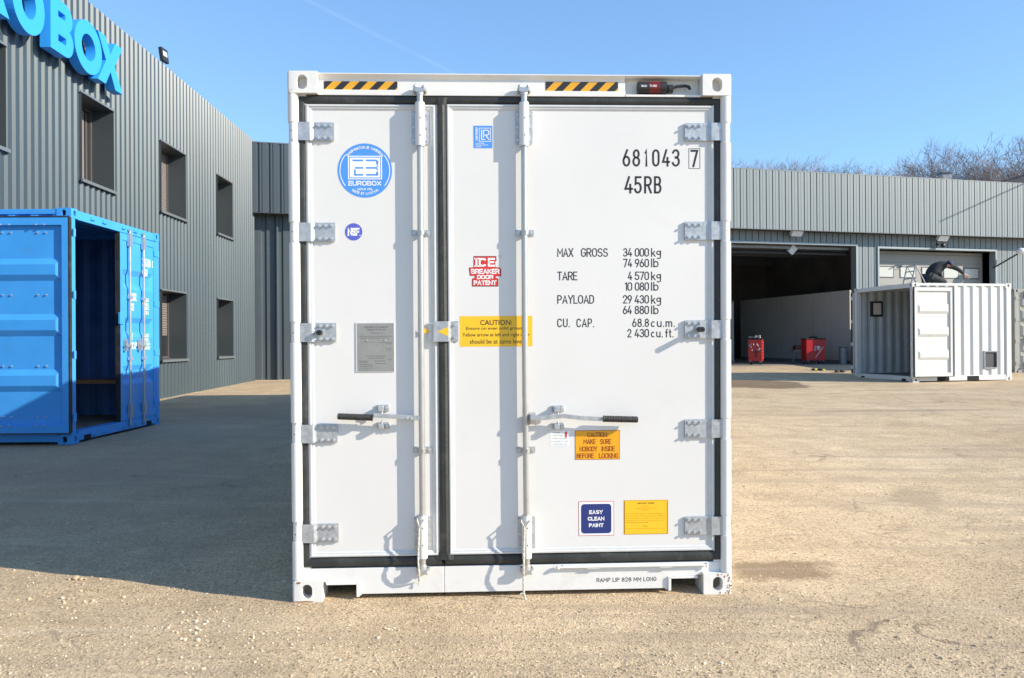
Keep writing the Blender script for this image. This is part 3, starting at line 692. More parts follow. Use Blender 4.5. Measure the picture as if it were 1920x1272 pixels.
    def tb(u0, u1, r, m, v=165, y=.055): 
        p, q = F(u0, v, y), F(u1, v, y); b.tube([(p[0], y, p[1]), (q[0], y, q[1])], r, m, 20)
    tb(1196, 1216, .034, 'black'); tb(1215.5, 1237, .0345, 'dark_red'); tb(1236.5, 1249, .035, 'black'); tb(1249, 1254, .013, 'black', 167); tb(1252, 1261, .024, 'black', 167)
    P = [F(u, v, .055) for u, v in ((1258, 166), (1270, 162), (1285, 161), (1292, 163), (1294, 168))]
    b.tube([(p[0], .055, p[1]) for p in P], .0085, 'black', 10)
    p, q = F(1203, 163, .02), F(1213, 159, .02); b.text('MAIN', p[0], q[0], p[1], q[1], .020, 'white_ink', .01)
    p, q = F(1218, 163, .02), F(1232, 159, .02); b.text('TUBE', p[0], q[0], p[1], q[1], .019, 'white_ink', .01)
    o = b.build('document_tube', main); smooth_by_angle(o)
    # sill (front bottom rail) with the two fork notches
    zu = FZ(1060, 955, .034); zb_ = FZ(1108.5, 955, .034)
    def X(u, v=1100): return F(u, v, .034)[0]
    def Z(v, u): return F(u, v, .034)[1]
    nt_, rt_ = Z(1096, 640), Z(1083, 1280)
    zj = zb_
    L0, L1, R0, R1 = X(614), X(671), X(1254), X(1306)
    for (x0, x1, nm) in ((-HW + .06, X(833), 0), (X(833) + .0015, HW - .06, 1)):
        b = MB(); pts = [(x0, zu)]
        if nm == 0: pts += [(x0, .10), (L0 - .012, .10), (L0 - .002, nt_), (L1 - .006, nt_), (L1 + .006, zj - .008), (L1 + .018, zj - .008), (L1 + .022, zj), (x1, zj), (x1, zu)]
        else: pts += [(x0, zj), (R0 - .022, zj), (R0 - .018, zj - .008), (R0 - .006, zj - .008), (R0 + .003, nt_ + .01), (R1, nt_ + .01), (R1 + .012, .10), (x1, .10), (x1, zu)]
        b.prism(pts, .034, .13, 'sill_paint'); b.build('sill', main, bevel=.0025)
    for (x0, x1) in ((L0, L1), (R0, R1)):
        b = MB(); e = .010
        b.box(x0 - .004, x1 + .004, .022, .0335, nt_ + .001, nt_ + .011, 'frame_paint')
        xx = x1 if x0 < 0 else x0
        b.prism([(xx - .006, zj - .012), (xx + .010, zj - .012), (xx + .010, nt_ + .012), (xx - .006, nt_ + .012)], .022, .0335, 'frame_paint')
        b.build('fork_pocket_rim', main, bevel=.002)
    # dark boxes of the fork pockets
    for (x0, x1) in ((L0, L1), (R0, R1)):
        b = MB(); b.box(x0 - .02, x1 + .02, .131, .9, .10, nt_ + .02, 'hole'); b.build('fork_pocket', main)
    # ramp lip bar
    p, q = F(1046, 1064.5, .015), F(1327, 1059.5, .015); b = MB()
    b.tube([(p[0], .018, p[1]), (q[0], .018, q[1])], .0065, 'sill_paint', 12); b.box(p[0] + .03, q[0], .0205, .0335, p[1] - .004, p[1] + .009, 'sill_paint')
    b.ball((p[0], .016, p[1]), .012, 'sill_paint'); b.tube([(q[0] - .004, .018, q[1] - .012), (q[0] - .004, .018, q[1] + .012)], .007, 'sill_paint')
    for u in (1112, 1248): c = F(u, 1066.5, .02); b.box(c[0] - .035, c[0] + .035, .010, .03, p[1] - .009, p[1] - .006, 'trim')
    o = b.build('ramp_lip_bar', main); smooth_by_angle(o)
    b = MB(); p, q = F(1118.5, 1091.5, .034), F(1230.5, 1081.5, .034); stroke_text(b, 'RAMP LIP 828 MM LONG', p[0], q[0], p[1], q[1], .0034, .0334, 'ink', gap=.5); b.build('lettering', main)
    # body: side walls, roof, floor, far end, long rails
    for s in (-1, 1):
        b = MB(); xo = s * (HW - .010)
        pf = corr_profile(Ln - .36, [(0, 0), (.35, 0), (.365, 1), (.385, 1), (.40, 0), (.40, 0)], .006)
        corr_panel(b, (xo, .18, 0), (0, 1, 0), (0, 0, 1), (s, 0, 0), pf, .20, Hh - .12, 'white_paint'); b.build('side_panel', main)
        b = MB(); b.box(s * (HW - .07), s * (HW - .001), .18, Ln - .18, Hh - .11, Hh - .006, 'frame_paint'); b.build('top_rail', main, bevel=.004)
        b = MB(); b.box(s * (HW - .08), s * (HW - .001), .18, Ln - .18, .035, .20, 'sill_paint'); b.build('bottom_rail', main, bevel=.004)
        b = MB(); b.box(s * (HW - .10), s * (HW - .001), Ln - .08, Ln - .001, .12, Hh - .12, 'frame_paint'); b.build('rear_post', main)
    b = MB(); b.box(-HW + .07, HW - .07, .10, Ln - .05, Hh - .05, Hh - .014, 'white_paint'); b.build('roof', main)
    b = MB(); b.box(-HW + .08, HW - .08, .14, Ln - .05, .16, .20, 'steel_dark')
    for i in range(20): b.box(-HW + .08, HW - .08, .5 + i * .58, .56 + i * .58, .05, .158, 'steel_dark')
    b.build('floor', main)
    b = MB(); b.box(-HW + .1, HW - .1, Ln - .06, Ln - .03, .12, Hh - .12, 'white_paint')
    b.build('machinery_end', main)
frame_main()
# doors of the white refrigerated container
def gasket_strip(b, P, yb, yf, wdt=None):
    pass
def door_main(side):
    nm = 'door'
    if side == 'l': UL, UR, = 572, 822
    else: UL, UR = 833, 1339
    # corners of the moulding (outer edge)
    if side == 'l': C = [(572, 196), (816, 196), (824, 1040), (584, 1046)]
    else: C = [(832, 196), (1338, 198), (1337, 1030), (848, 1041)]
    q = [F(u, v, PD) for u, v in C]
    x0 = (q[0][0] + q[3][0]) / 2; x1 = (q[1][0] + q[2][0]) / 2; z1 = (q[0][1] + q[1][1]) / 2; z0 = (q[2][1] + q[3][1]) / 2
    b = MB(); b.box(x0 - .01, x1 + .01, PD, PD + .075, z0 - .01, z1 + .01, 'white_paint'); door = b.build(nm, main, bevel=.002)
    # moulding round the skin
    t = MB(); w_ = .034
    pf = [(0, 0), (.004, .012), (.012, .013), (.016, .007), (.024, .007), (.028, .003), (w_, .0008)]
    for i in range(len(pf) - 1):
        (a, ha), (c, hc) = pf[i], pf[i + 1]
        A = [(x0 + a, z0 + a), (x1 - a, z0 + a), (x1 - a, z1 - a), (x0 + a, z1 - a)]; B = [(x0 + c, z0 + c), (x1 - c, z0 + c), (x1 - c, z1 - c), (x0 + c, z1 - c)]
        for k in range(4):
            j = (k + 1) % 4; t.quad((A[k][0], PD - ha, A[k][1]), (A[j][0], PD - ha, A[j][1]), (B[j][0], PD - hc, B[j][1]), (B[k][0], PD - hc, B[k][1]), 'trim')
    t.build('moulding', door)
    # rubber gasket around the leaf: bulging strips with mitred corners
    g = MB(); gw = .046
    GL = F(557 if side == 'l' else 819, 640, .032)[0]; GR = F(831 if side == 'l' else 1353, 640, .032)[0]
    GT = FZ(180.5, 955, .032); GB = FZ(1059.5, 955, .032)
    if side == 'l': GR = (x1 + F(833, 640, .03)[0]) / 2 + .012
    else: GL = x0 - .030
    O = [(GL, GB), (GR, GB), (GR, GT), (GL, GT)]; I = [(x0 - .001, z0 - .001), (x1 + .001, z0 - .001), (x1 + .001, z1 + .001), (x0 - .001, z1 + .001)]
    for k in range(4):
        j = (k + 1) % 4
        if side == 'l' and k == 1: continue
        n = 6; prev = None
        for i in range(n + 1):
            t_ = i / n; h = PD - .004 - .010 * sin(pi * t_) ** .6 if 0 < t_ < 1 else PD + .03 * (1 if t_ == 0 else 0)
            cur = [((O[m_][0] + (I[m_][0] - O[m_][0]) * t_), h, (O[m_][1] + (I[m_][1] - O[m_][1]) * t_)) for m_ in (k, j)]
            if prev: g.quad(prev[0], prev[1], cur[1], cur[0], 'rubber')
            prev = cur
    if side == 'r':
        # overlap flap between the leaves, spread at both ends
        ua = lambda v: 819.5 + (v - 190) * .0035
        for (v0, v1, e0, e1) in ((183, 196, 9, 2), (196, 1036, 0, 0), (1036, 1050, 2, 14)):
            for s0, s1, y0, y1 in ((0, .3, .031, .022), (.3, .7, .022, .021), (.7, 1, .021, .031)):
                def pt(v, s, y, e): 
                    p = F(819.5 + (v - 190) * .006 - e, v, .03); r_ = F(834 + (v - 190) * .011 + e, v, .03); return (p[0] + (r_[0] - p[0]) * s, y, p[1])
                g.quad(pt(v1, s0, y0, e1), pt(v1, s1, y1, e1), pt(v0, s1, y1, e0), pt(v0, s0, y0, e0), 'rubber')
    o = g.build('gasket', door); smooth_by_angle(o, 50)
    # hinges
    HZ = [(230, 264), (418, 453), (606, 641), (796, 830), (982, 1016)] if side == 'l' else [(231, 264), (416, 450), (601, 635), (787, 821), (969, 1003)]
    for i, (va, vb) in enumerate(HZ):
        h = MB(); s = -1 if side == 'l' else 1
        uo = (626 + (va - 230) * .012) if side == 'l' else 1284
        ub = (588 + (va - 230) * .01) if side == 'l' else 1327
        xt = F(uo, (va + vb) / 2, .03)[0]; xb = F(ub, (va + vb) / 2, .03)[0]
        zh = F(uo, va, .03)[1]; zl = F(uo, vb, .03)[1]
        xe = s * (HW - .050)
        yy = .016
        pts = [(xt, PD - .0135), (xb, PD - .0135), (xb + s * .018, yy), (xe, yy), (xe, yy + .008), (xb + s * .020, yy + .008), (xb, PD - .0035), (xt, PD - .0035)]
        h.prism(pts, zl, zh, 'galv', 'z')
        # knuckle round the pin
        pk = [(s * (HW - .028) + .026 * cos(pi * k / 10 - pi), .030 + .026 * sin(pi * k / 10 - pi)) for k in range(11)]
        h.prism(pk, zl + .002, zh - .002, 'frame_paint', 'z')
        h.add([(s * (HW - .020) + .003 * cos(a), .0045, (zl + zh) / 2 + .004 * sin(a)) for a in [k * pi / 4 for k in range(8)]], [tuple(range(8))], 'black')
        bx = [xt - s * 0 + s * d for d in (.018, .052, .086)]
        for X in bx:
            for Zz in (zl + .016, zh - .016):
                h.tube([(X, PD - .0135, Zz), (X, PD - .017, Zz)], .0095, 'bolt', 12); h.tube([(X, PD - .016, Zz), (X, PD - .026, Zz)], .0065, 'bolt', 6)
        if i == 2:
            xc = F(599 if side == 'l' else 1312, 623, .01)[0]; zc = F(599 if side == 'l' else 1312, 624 if side == 'l' else 618, .01)[1]
            h.tube([(xc, PD - .013, zc), (xc, PD - .020, zc)], .022, 'galv', 20)
            h.tube([(xc, PD - .018, zc), (xc, PD - (.05 if side == 'l' else .085), zc)], .015, 'black', 18)
            e = PD - (.05 if side == 'l' else .085)
            h.tube([(xc, e + .001, zc), (xc, e - .0008, zc)], .007, 'hole', 6)
        o = h.build('hinge', door, bevel=0); smooth_by_angle(o, 30)
    return door, (x0, x1, z0, z1)
door_l, BL_ = door_main('l')
door_r, BR_ = door_main('r')

def lock_bar(door, ut, um, ub, side):
    """vertical rod with top and bottom cams and its two housings"""
    yr = PD - .034; b = MB()
    P = []
    for v, u in ((185, ut), (640, um), (1060, ub)):
        p = F(u, v, yr); P.append((p[0], yr, p[1]))
    xm = sum(p[0] for p in P) / 3
    top = F(ut, 172, yr)[1]; bot = F(ub, 1064, yr)[1]
    b.tube([(P[0][0], yr, top), P[1], (P[2][0], yr, bot)], .0168, 'galv_bar', 20)
    b.ball((P[1][0], yr, P[1][2]), .001, 'galv_bar', 6, 4)
    o = b.build('lock_bar', door); smooth_by_angle(o)
    xt, xb = P[0][0], P[2][0]
    # cams (at the ends of the rod) and their keepers
    for (X, v, sg) in ((xt, 168, 1), (xb, 1069, -1)):
        c = MB(); z = F(ut if sg > 0 else ub, v, yr)[1]
        c.tube([(X, yr, z - sg * .030), (X, yr, z + sg * .008)], .020, 'bolt', 14)
        c.prism([(X - .030, z - .012), (X - .016, z - .020), (X + .014, z - .018), (X + .030, z - .008), (X + .026, z + .012), (X + .008, z + .004), (X - .010, z + .006), (X - .028, z + .018)], yr - .022, yr + .022, 'galv_bar')
        c.ball((X - .024, yr - .012, z + sg * .012), .012, 'bolt', 8, 6); c.ball((X + .022, yr - .014, z + sg * .010), .012, 'bolt', 8, 6)
        o = c.build('cam', o_bar if False else door, bevel=.002)
        k = MB()
        for sx in (-1, 1):
            k.prism([(X + sx * .018, z + sg * .026), (X + sx * .030, z + sg * .022), (X + sx * .040, z - sg * .008), (X + sx * .030, z - sg * .016), (X + sx * .024, z - sg * .002)][::(1 if sx * sg > 0 else -1)], .008, .036, 'galv_bar')
            k.tube([(X + sx * .031, .030, z + sg * .006), (X + sx * .031, -.002, z + sg * .006)], .006, 'bolt', 6)
        k.box(X - .034, X + .034, .026, .0345, z - .016, z + .016, 'galv_bar')
        k.build('cam_keeper', main, bevel=.002)
    # housings
    for (X, va, vb, u) in ((xt, 208, 272, ut), (xb, 968, 1031, ub)):
        h = MB(); zh = F(u, va, PD)[1]; zl = F(u, vb, PD)[1]
        w2 = .048
        h.prism([(X - w2, zl + .012), (X - w2 + .006, zl), (X + w2 - .006, zl), (X + w2, zl + .012), (X + w2, zh - .006), (X + w2 - .006, zh), (X - w2 + .006, zh), (X - w2, zh - .006)], PD - .0045, PD - .0008, 'galv')
        e = .030
        lo = zl - (.012 if va < 500 else .035); hi = zh + (.035 if va < 500 else .012)
        h.tube([(X, yr, lo), (X, yr, hi)], .0265, 'white_paint', 22)
        h.tube([(X, yr, lo - .004), (X, yr, lo)], .024, 'galv_bar', 20); h.tube([(X, yr, hi), (X, yr, hi + .004)], .024, 'galv_bar', 20)
        h.box(X - .0262, X + .0262, yr, PD - .004, zl + .004, zh - .004, 'white_paint')
        for X2 in (X - .036, X + .036):
            for t in (.12, .5, .88):
                z = zl + (zh - zl) * t; h.tube([(X2, PD - .004, z), (X2, PD - .007, z)], .0085, 'bolt', 12); h.tube([(X2, PD - .006, z), (X2, PD - .014, z)], .0058, 'bolt', 6)
        for t in (.22, .72):
            z = zl + (zh - zl) * t; h.add([(X + .003 + .0035 * cos(a), yr - .0272, z + .0035 * sin(a)) for a in [k * pi / 4 for k in range(8)]], [tuple(range(8))], 'black')
        o = h.build('bar_housing', door); smooth_by_angle(o, 30)
    for v in (436, 845):
        h = MB(); u = ut + (ub - ut) * (v - 185) / 880; X, z = F(u, v, yr)
        for s in (-1, 1):
            h.box(X + s * .020, X + s * .052, PD - .005, PD - .0008, z - .017, z + .017, 'galv'); h.tube([(X + s * .036, PD - .005, z), (X + s * .036, PD - .008, z)], .010, 'bolt', 12); h.tube([(X + s * .036, PD - .008, z), (X + s * .036, PD - .016, z)], .006, 'bolt', 6)
        pts = [(X + .021 * cos(pi * k / 10 - pi), yr + .021 * sin(pi * k / 10 - pi)) for k in range(11)]
        h.prism([(X - .021, PD - .001)] + pts + [(X + .021, PD - .001)], z - .013, z + .013, 'galv_bar', 'z')
        h.add([(X + .0035 * cos(a), yr - .0215, z + .0035 * sin(a)) for a in [k * pi / 4 for k in range(8)]], [tuple(range(8))], 'black')
        o = h.build('bar_bracket', door); smooth_by_angle(o, 30)
lock_bar(door_l, 787, 789.5, 793, 'l')
lock_bar(door_r, 982.5, 984, 988, 'r')

# handles
def handle(door, pts, grip, clasp, mirror):
    b = MB(); yh = PD - .052
    P = [F(u, v, yh) for u, v in pts]
    # flat bar
    for i in range(len(P) - 1):
        (xa, za), (xb, zb) = P[i], P[i + 1]; h0 = .014 if i == 0 else .012
        ya = yh + (.012 if i == 0 and not mirror else 0)
        b.prism([(xa, za - h0), (xb, zb - .011), (xb, zb + .011), (xa, za + h0)] if xb > xa else [(xb, zb - .011), (xa, za - h0), (xa, za + h0), (xb, zb + .011)], yh - .005, yh + .004, 'galv')
    o = b.build('lock_handle', door, bevel=.0015)
    g = MB(); p, q = F(*grip[0], yh), F(*grip[1], yh); n = 44; ax = V((p[0], yh, p[1])); bx = V((q[0], yh, q[1])); pts_ = []; rs = []
    for i in range(n + 1): pts_.append(ax.lerp(bx, i / n)); rs.append(.0165 + (.0018 if i % 2 else 0))
    rs[0] = .012; rs[-1] = .019; g.tube(pts_, rs, 'grip', 16); g.build('grip', door)
    (cx, cz) = F(clasp[0], clasp[1], PD)
    for s in (1, -1):
        c = MB(); z = cz + s * .048
        c.prism([(cx - .034, z - .018), (cx + .030, z - .018), (cx + .034, z - .012), (cx + .034, z + .012), (cx + .028, z + .018), (cx - .034, z + .018)], PD - .010, PD - .0008, 'galv')
        c.prism([(cx - .024, z - .014 * 1), (cx + .004, z - .014), (cx + .004, z + .014), (cx - .024, z + .014)], PD - .048, PD - .010, 'galv')
        c.tube([(cx + .020, PD - .009, z + s * .003), (cx + .020, PD - .020, z + s * .003)], .0085, 'bolt', 10)
        c.tube([(cx - .004, PD - .040, z - s * .030), (cx - .004, PD - .040, z)], .0065, 'bolt', 8)
        c.build('handle_clasp', door, bevel=.002)
handle(door_l, [(779, 784), (742, 781.5), (700, 779)], [(633, 781), (699, 783.5)], (719, 781.5), True)
handle(door_r, [(1000, 783), (1010, 785), (1056, 780), (1090, 784), (1131, 786)], [(1196, 787), (1131, 785.5)], (1046, 782.5), False)
b = MB(); p = F(998, 784.5, PD - .04); b.tube([(p[0], PD - .001, p[1]), (p[0], PD - .018, p[1])], .024, 'galv_bar', 20); b.tube([(p[0] - .012, PD - .034, p[1] - .001), (p[0] + .018, PD - .034, p[1] - .001)], .034, 'galv_bar', 20); o = b.build('handle_hub', door_r); smooth_by_angle(o, 40)
b = MB(); p = F(776, 784, PD - .04); b.box(p[0] - .02, p[0] + .03, PD - .052, PD - .038, p[1] - .013, p[1] + .013, 'galv')
for d in (-.012, -.036): b.tube([(p[0] + d, PD - .05, p[1]), (p[0] + d, PD - .064, p[1])], .007, 'bolt', 8)
b.build('handle_pivot', door_l, bevel=.001)

# ropes tied round the lower housings: two things of their own
def rope(pts, loop, label):
    b = MB(); P = []
    for u, v, y in pts: p = F(u, v, y); P.append(V((p[0], y, p[1])))
    # smooth path
    Q = []
    for i in range(len(P) - 1):
        for k in range(6):
            t = k / 6; p0 = P[max(i - 1, 0)]; p1 = P[i]; p2 = P[i + 1]; p3 = P[min(i + 2, len(P) - 1)]
            Q.append(.5 * ((2 * p1) + (p2 - p0) * t + (2 * p0 - 5 * p1 + 4 * p2 - p3) * t * t + (3 * p1 - p0 - 3 * p2 + p3) * t ** 3))
    Q.append(P[-1])
    for ph in (0, 2.1, 4.2):
        b.tube([q + V((cos(ph + i * .9) * .0026, sin(ph + i * .9) * .0026, 0)) for i, q in enumerate(Q)], .0034, 'rope', 6)
    for L in loop:
        b.tube([V((F(u, v, y)[0], y, F(u, v, y)[1])) for u, v, y in L], .0042, 'rope', 6)
    # frayed end
    e = Q[-1]
    for k in range(4): b.tube([e, e + V((.006 * (k - 1.5), -.004, -.022 - .004 * (k % 2)))], .0016, 'rope', 4)
    o = b.build('rope'); o.matrix_world = MT; smooth_by_angle(o, 60); tag(o, label, 'rope')
f_ = PD - .068
rope([(786, 990, f_), (785.5, 1005, f_), (784.5, 1030, f_), (784.5, 1055, f_ - .01), (786, 1080, f_ + .01), (786, 1089, .02)],
     [[(782, 967, PD - .03), (783, 978, f_), (787, 989, f_), (795, 977, f_), (799, 966, PD - .03)]], 'short white rope looped round the left lock bar, ending on the sill')
rope([(983, 987, f_), (983, 1002, f_), (982, 1030, f_), (982, 1060, f_ - .012), (981.5, 1085, f_), (982, 1108, -.01), (984, 1118, -.018), (986.5, 1127, -.03)],
     [[(977, 969, PD - .03), (978, 980, f_), (984, 989, f_), (993, 979, f_), (996, 968, PD - .03)], [(981, 1112, -.012), (977, 1113, -.016), (974, 1116, -.014)]], 'long white rope looped round the right lock bar, hanging down to the ground')

# central latch plate with yellow arrows
b = MB(); x0, z0 = F(813, 641, .012); x1, z1 = F(859, 602.5, .012); xb = F(841, 620, .012)[0]
b.prism([(x0, .010), (xb, .010), (xb + .012, PD - .012), (x1, PD - .012), (x1, PD - .003), (xb + .014, PD - .004), (xb, .017), (x0, .017)], z0, z1, 'galv', 'z')
for v in (610, 633):
    X, Zz = F(853, v, .03); b.tube([(X, PD - .012, Zz), (X, PD - .022, Zz)], .007, 'bolt', 6)
a, c, d = F(843, 613, .0095), F(843, 631, .0095), F(820, 622, .0095); b.add([(xb - .001, .0092, c[1]), (xb - .001, .0092, a[1]), (d[0], .0092, d[1])], [(0, 1, 2)], 'stk_yellow')
b.build('centre_latch', door_r)
b = MB(); b.box(*[F(803, 0 + 620, .03)[0], F(814, 620, .03)[0]], PD - .014, PD - .001, z0 - .006, z1 - .010, 'trim'); b.build('latch_pad', door_l)
b = MB(); a, c, d = F(792, 614, PD - .002), F(792, 627.5, PD - .002), F(808, 621, PD - .002); b.add([(a[0], PD - .0146, a[1]), (c[0], PD - .0146, c[1]), (d[0], PD - .0146, d[1])], [(0, 1, 2)], 'stk_yellow'); b.build('arrow_sticker', door_l)

# ---- stickers and lettering
def SK(door, name, fn, label=None):
    b = MB(); fn(b); o = b.build(name, door)
    if label: o['label'] = label
    return o
Y0 = PD - .0008; Y1 = PD - .0014; Y2 = PD - .0020; Y3 = PD - .0026
def T(b, body, u0, v0, u1, v1, y, m, bold=0, **k):
    p = F(u0, v1, PD); q = F(u1, v0, PD); b.text(body, p[0], q[0], p[1], q[1], y, m, bold, **k)
def D(b, body, u0, v0, u1, v1, t, y, m, **k):
    p = F(u0, v1, PD); q = F(u1, v0, PD); stroke_text(b, body, p[0], q[0], p[1], q[1], t * .00293, y, m, **k)
def RC(b, u0, v0, u1, v1, y, m):
    p = F(u0, v1, PD); q = F(u1, v0, PD); b.rect(p[0], q[0], p[1], q[1], y, m)
def FR(b, u0, v0, u1, v1, t, y, m):
    for r in ((u0, v0, u1, v0 + t), (u0, v1 - t, u1, v1), (u0, v0 + t, u0 + t, v1 - t), (u1 - t, v0 + t, u1, v1 - t)): RC(b, *r, y, m)
def arc_text(b, body, cx, cz, r, a0, a1, hgt, y, m, flip=False):
    n = len(body)
    for i, ch in enumerate(body):
        if ch == ' ': continue
        a = a0 + (a1 - a0) * (i + .5) / n; px, pz = cx + r * cos(a), cz + r * sin(a); w_ = hgt * .62 * (.35 if ch == 'I' else 1)
        b.text(ch, px - w_ / 2, px + w_ / 2, pz - hgt / 2, pz + hgt / 2, y, m, .02, rot=(px, pz, a - pi / 2 if not flip else a + pi / 2), res=1)
def eb_logo(b):
    cx, cz = F(684, 320, PD); r = abs(F(735, 320, PD)[0] - cx)
    b.disc(cx, cz, r, Y0, 'stk_blue', 64)
    k = r / 51.0
    b.disc(cx, cz, 47.3 * k, Y1, 'white_ink', 30, 45.8 * k, R(-38), R(38)); b.disc(cx, cz, 47.3 * k, Y1, 'white_ink', 30, 45.8 * k, R(142), R(218))
    arc_text(b, 'TRANSFORMATION DE CONTENEURS', cx, cz, 43.5 * k, R(142), R(38), 5.0 * k, Y1, 'white_ink')
    arc_text(b, 'VENTE ET LOCATION', cx, cz, 43.5 * k, R(-124), R(-56), 5.0 * k, Y1, 'white_ink', True)
    FR(b, 652.5, 292.5, 716, 336.5, 1.6, Y1, 'white_ink'); RC(b, 656, 296, 712.5, 333, Y1, 'white_ink')
    # stepped monogram: blue strokes on the white field
    for q in ((664, 301, 681, 305), (666, 315, 681, 319), (666, 328, 681, 332), (686, 301, 703, 305), (686, 315, 705, 319), (686, 328, 703, 332)):
        RC(b, q[0], q[1] - 1.5, q[2], q[3] - 2.5, Y2, 'stk_blue')
    for (v0, v1) in ((299.5, 309), (320, 329.5)): RC(b, 705.5, v0 + 2, 709, v1, Y2, 'stk_blue')
    for P in (((703, 299.5), (705.5, 299.5), (709, 303), (709, 306), (705.5, 302.5), (703, 302.5)), ((705, 313.5), (709, 309), (709, 312), (706.5, 315), (709, 318), (709, 321), (705, 316.5)), ((703, 326.5), (705.5, 326.5), (705.5, 327), (709, 325), (709, 326.5), (706, 329.5), (703, 329.5)), ((659.5, 299.5), (664, 299.5), (664, 302.5), (662.5, 302.5)), ((664, 318), (667, 318), (667, 329.5), (664, 329.5))):
        pts = [F(u, v, PD) for u, v in P]; b.add([(p[0], Y2, p[1]) for p in pts], [tuple(range(len(P)))], 'stk_blue')
    D(b, 'EUROBOX', 653, 339.5, 715, 348.5, 1.75, Y1, 'white_ink'); T(b, 'DEPUIS 1996', 670, 353, 698, 357, Y1, 'white_ink', .02)
SK(door_l, 'logo_sticker', eb_logo, 'round blue company logo sticker')
def nsf(b):
    cx, cz = F(663, 435, PD); r = abs(F(679.3, 435, PD)[0] - cx); b.disc(cx, cz, r, Y0, 'nsf_blue', 40); D(b, 'NSF', 651.5, 427.5, 674, 442.5, 3.4, Y1, 'white_ink'); T(b, '.', 673.8, 440.5, 676, 442.6, Y1, 'white_ink')
SK(door_l, 'round_sticker', nsf, 'small dark blue round sticker reading NSF')
def plate(b):
    p = F(668, 698, PD); q = F(739, 605, PD); b.box(p[0], q[0], PD - .004, PD - .0008, p[1], q[1], 'trim'); RC(b, 670.5, 606.5, 738.5, 697, PD - .0046, 'plate'); y = PD - .0052
    T(b, 'APPROVED FOR TRANSPORT', 683, 612, 729, 615.5, y, 'plate_ink', .01, res=1); T(b, 'UNDER CUSTOMS SEAL', 688, 617, 724, 620, y, 'plate_ink', .01, res=1); T(b, 'F/ML/4073/2019', 695, 623.5, 720, 626, y, 'plate_ink', 0, res=1)
    for u0, u1, v in ((674, 735, 631), (676, 730, 634.5), (674, 702, 642), (710, 735, 642.5), (724, 735, 645), (724, 734, 654), (725, 734, 657.5), (686, 724, 668), (692, 720, 672), (674, 690, 677.5), (674, 688, 680.5), (674, 700, 684), (674, 699, 687.5), (674, 699, 691), (674, 690, 694), (702, 722, 677), (704, 724, 682), (704, 716, 690), (728, 735, 673.5)):
        w_ = int((u1 - u0) / 2.4); T(b, ''.join(random.Random(int(u0 + v)).choice('ACEHINOPRSTU0129') for _ in range(w_)), u0, v - .9, u1, v + .9, y, 'plate_ink', .01, res=1)
    RC(b, 702, 678, 716, 692, y, 'plate_ink') if False else None
    for u in (688.5, 722.5): X, Zz = F(u, 638, PD); b.tube([(X, PD - .0046, Zz), (X, PD - .0075, Zz)], .0048, 'bolt', 12)
SK(door_l, 'data_plate', plate, 'grey metal approval plate riveted on')
def lr(b):
    RC(b, 888, 236, 923, 278, Y0, 'stk_blue'); FR(b, 898, 240, 920, 266, .9, Y1, 'white_ink')
    for q in ((902, 243.5, 903.8, 262.5), (902, 261, 909.5, 262.6), (905.8, 243.5, 912.5, 245.2), (905.8, 252.6, 912.5, 254.2), (905.8, 243.5, 907.4, 258)): RC(b, *q, Y1, 'white_ink')
    cx, cz = F(912.4, 248.9, PD); r = abs(F(917.8, 248.9, PD)[0] - cx); b.disc(cx, cz, r, Y1, 'white_ink', 16, r * .68, R(-90), R(90))
    P = [F(u, v, PD) for u, v in ((909.5, 253.5), (911.8, 253.5), (918.2, 262.6), (916, 262.6))]; b.add([(p[0], Y1, p[1]) for p in P], [(0, 1, 2, 3)], 'white_ink')
    p = F(893.5, 251.5, PD); k = abs(F(894.5, 0 + 251, PD)[0] - p[0]) ; b.text('CERTIFIED', p[0] - 12.5 * k, p[0] + 12.5 * k, p[1] - 2 * k, p[1] + 2 * k, Y1, 'white_ink', .03, rot=(p[0], p[1], pi / 2))
    for i, t in enumerate(('CONTAINER', 'CERTIFICATION', 'SCHEME')): T(b, t, 891, 268 + 3.2 * i, 891 + 1.85 * len(t), 270 + 3.2 * i, Y1, 'white_ink', .02, res=1)
SK(door_r, 'certificate_sticker', lr, 'small blue certification sticker')
def ice(b):
    O = [(888, 480.5), (930.5, 480.5), (931, 489.5), (928.5, 489.5), (928.5, 499), (929.5, 501.5), (936.5, 501.5), (940, 506), (939.5, 518.5), (930, 518.5), (929, 521.5), (934.5, 522.5), (934.5, 537.5), (885, 537.5), (885, 523), (890, 521.5), (890, 517.5), (881, 517.5), (879, 502), (888, 501.5)]
    cx_, cz_ = 909, 509
    for k, y, m in ((1.0, Y0, 'ink'), (.965, Y1, 'red_ink')):
        P = [F(cx_ + (u - cx_) * k, cz_ + (v - cz_) * k, PD) for u, v in O]; b.add([(p[0], y, p[1]) for p in P], [tuple(range(len(P)))], m)
    D(b, 'ICE', 891.5, 484, 928, 500.5, 3.6, Y2, 'white_ink', gap=.5); D(b, 'BREAKER', 883, 504.5, 936.5, 514, 2.0, Y2, 'white_ink'); D(b, 'DOOR', 894.5, 515.8, 925, 523.8, 1.9, Y2, 'white_ink'); D(b, 'PATENT', 888, 526, 931, 535, 2.0, Y2, 'white_ink')
    RC(b, 889, 484, 902, 486.6, Y2, 'white_ink'); RC(b, 889, 498, 902, 500.5, Y2, 'white_ink')
    X, Zz = F(937.5, 481, PD); b.disc(X, Zz, .008, Y0, 'plate', 14, .006)
SK(door_r, 'patent_sticker', ice, 'red sticker reading ICE BREAKER DOOR PATENT')
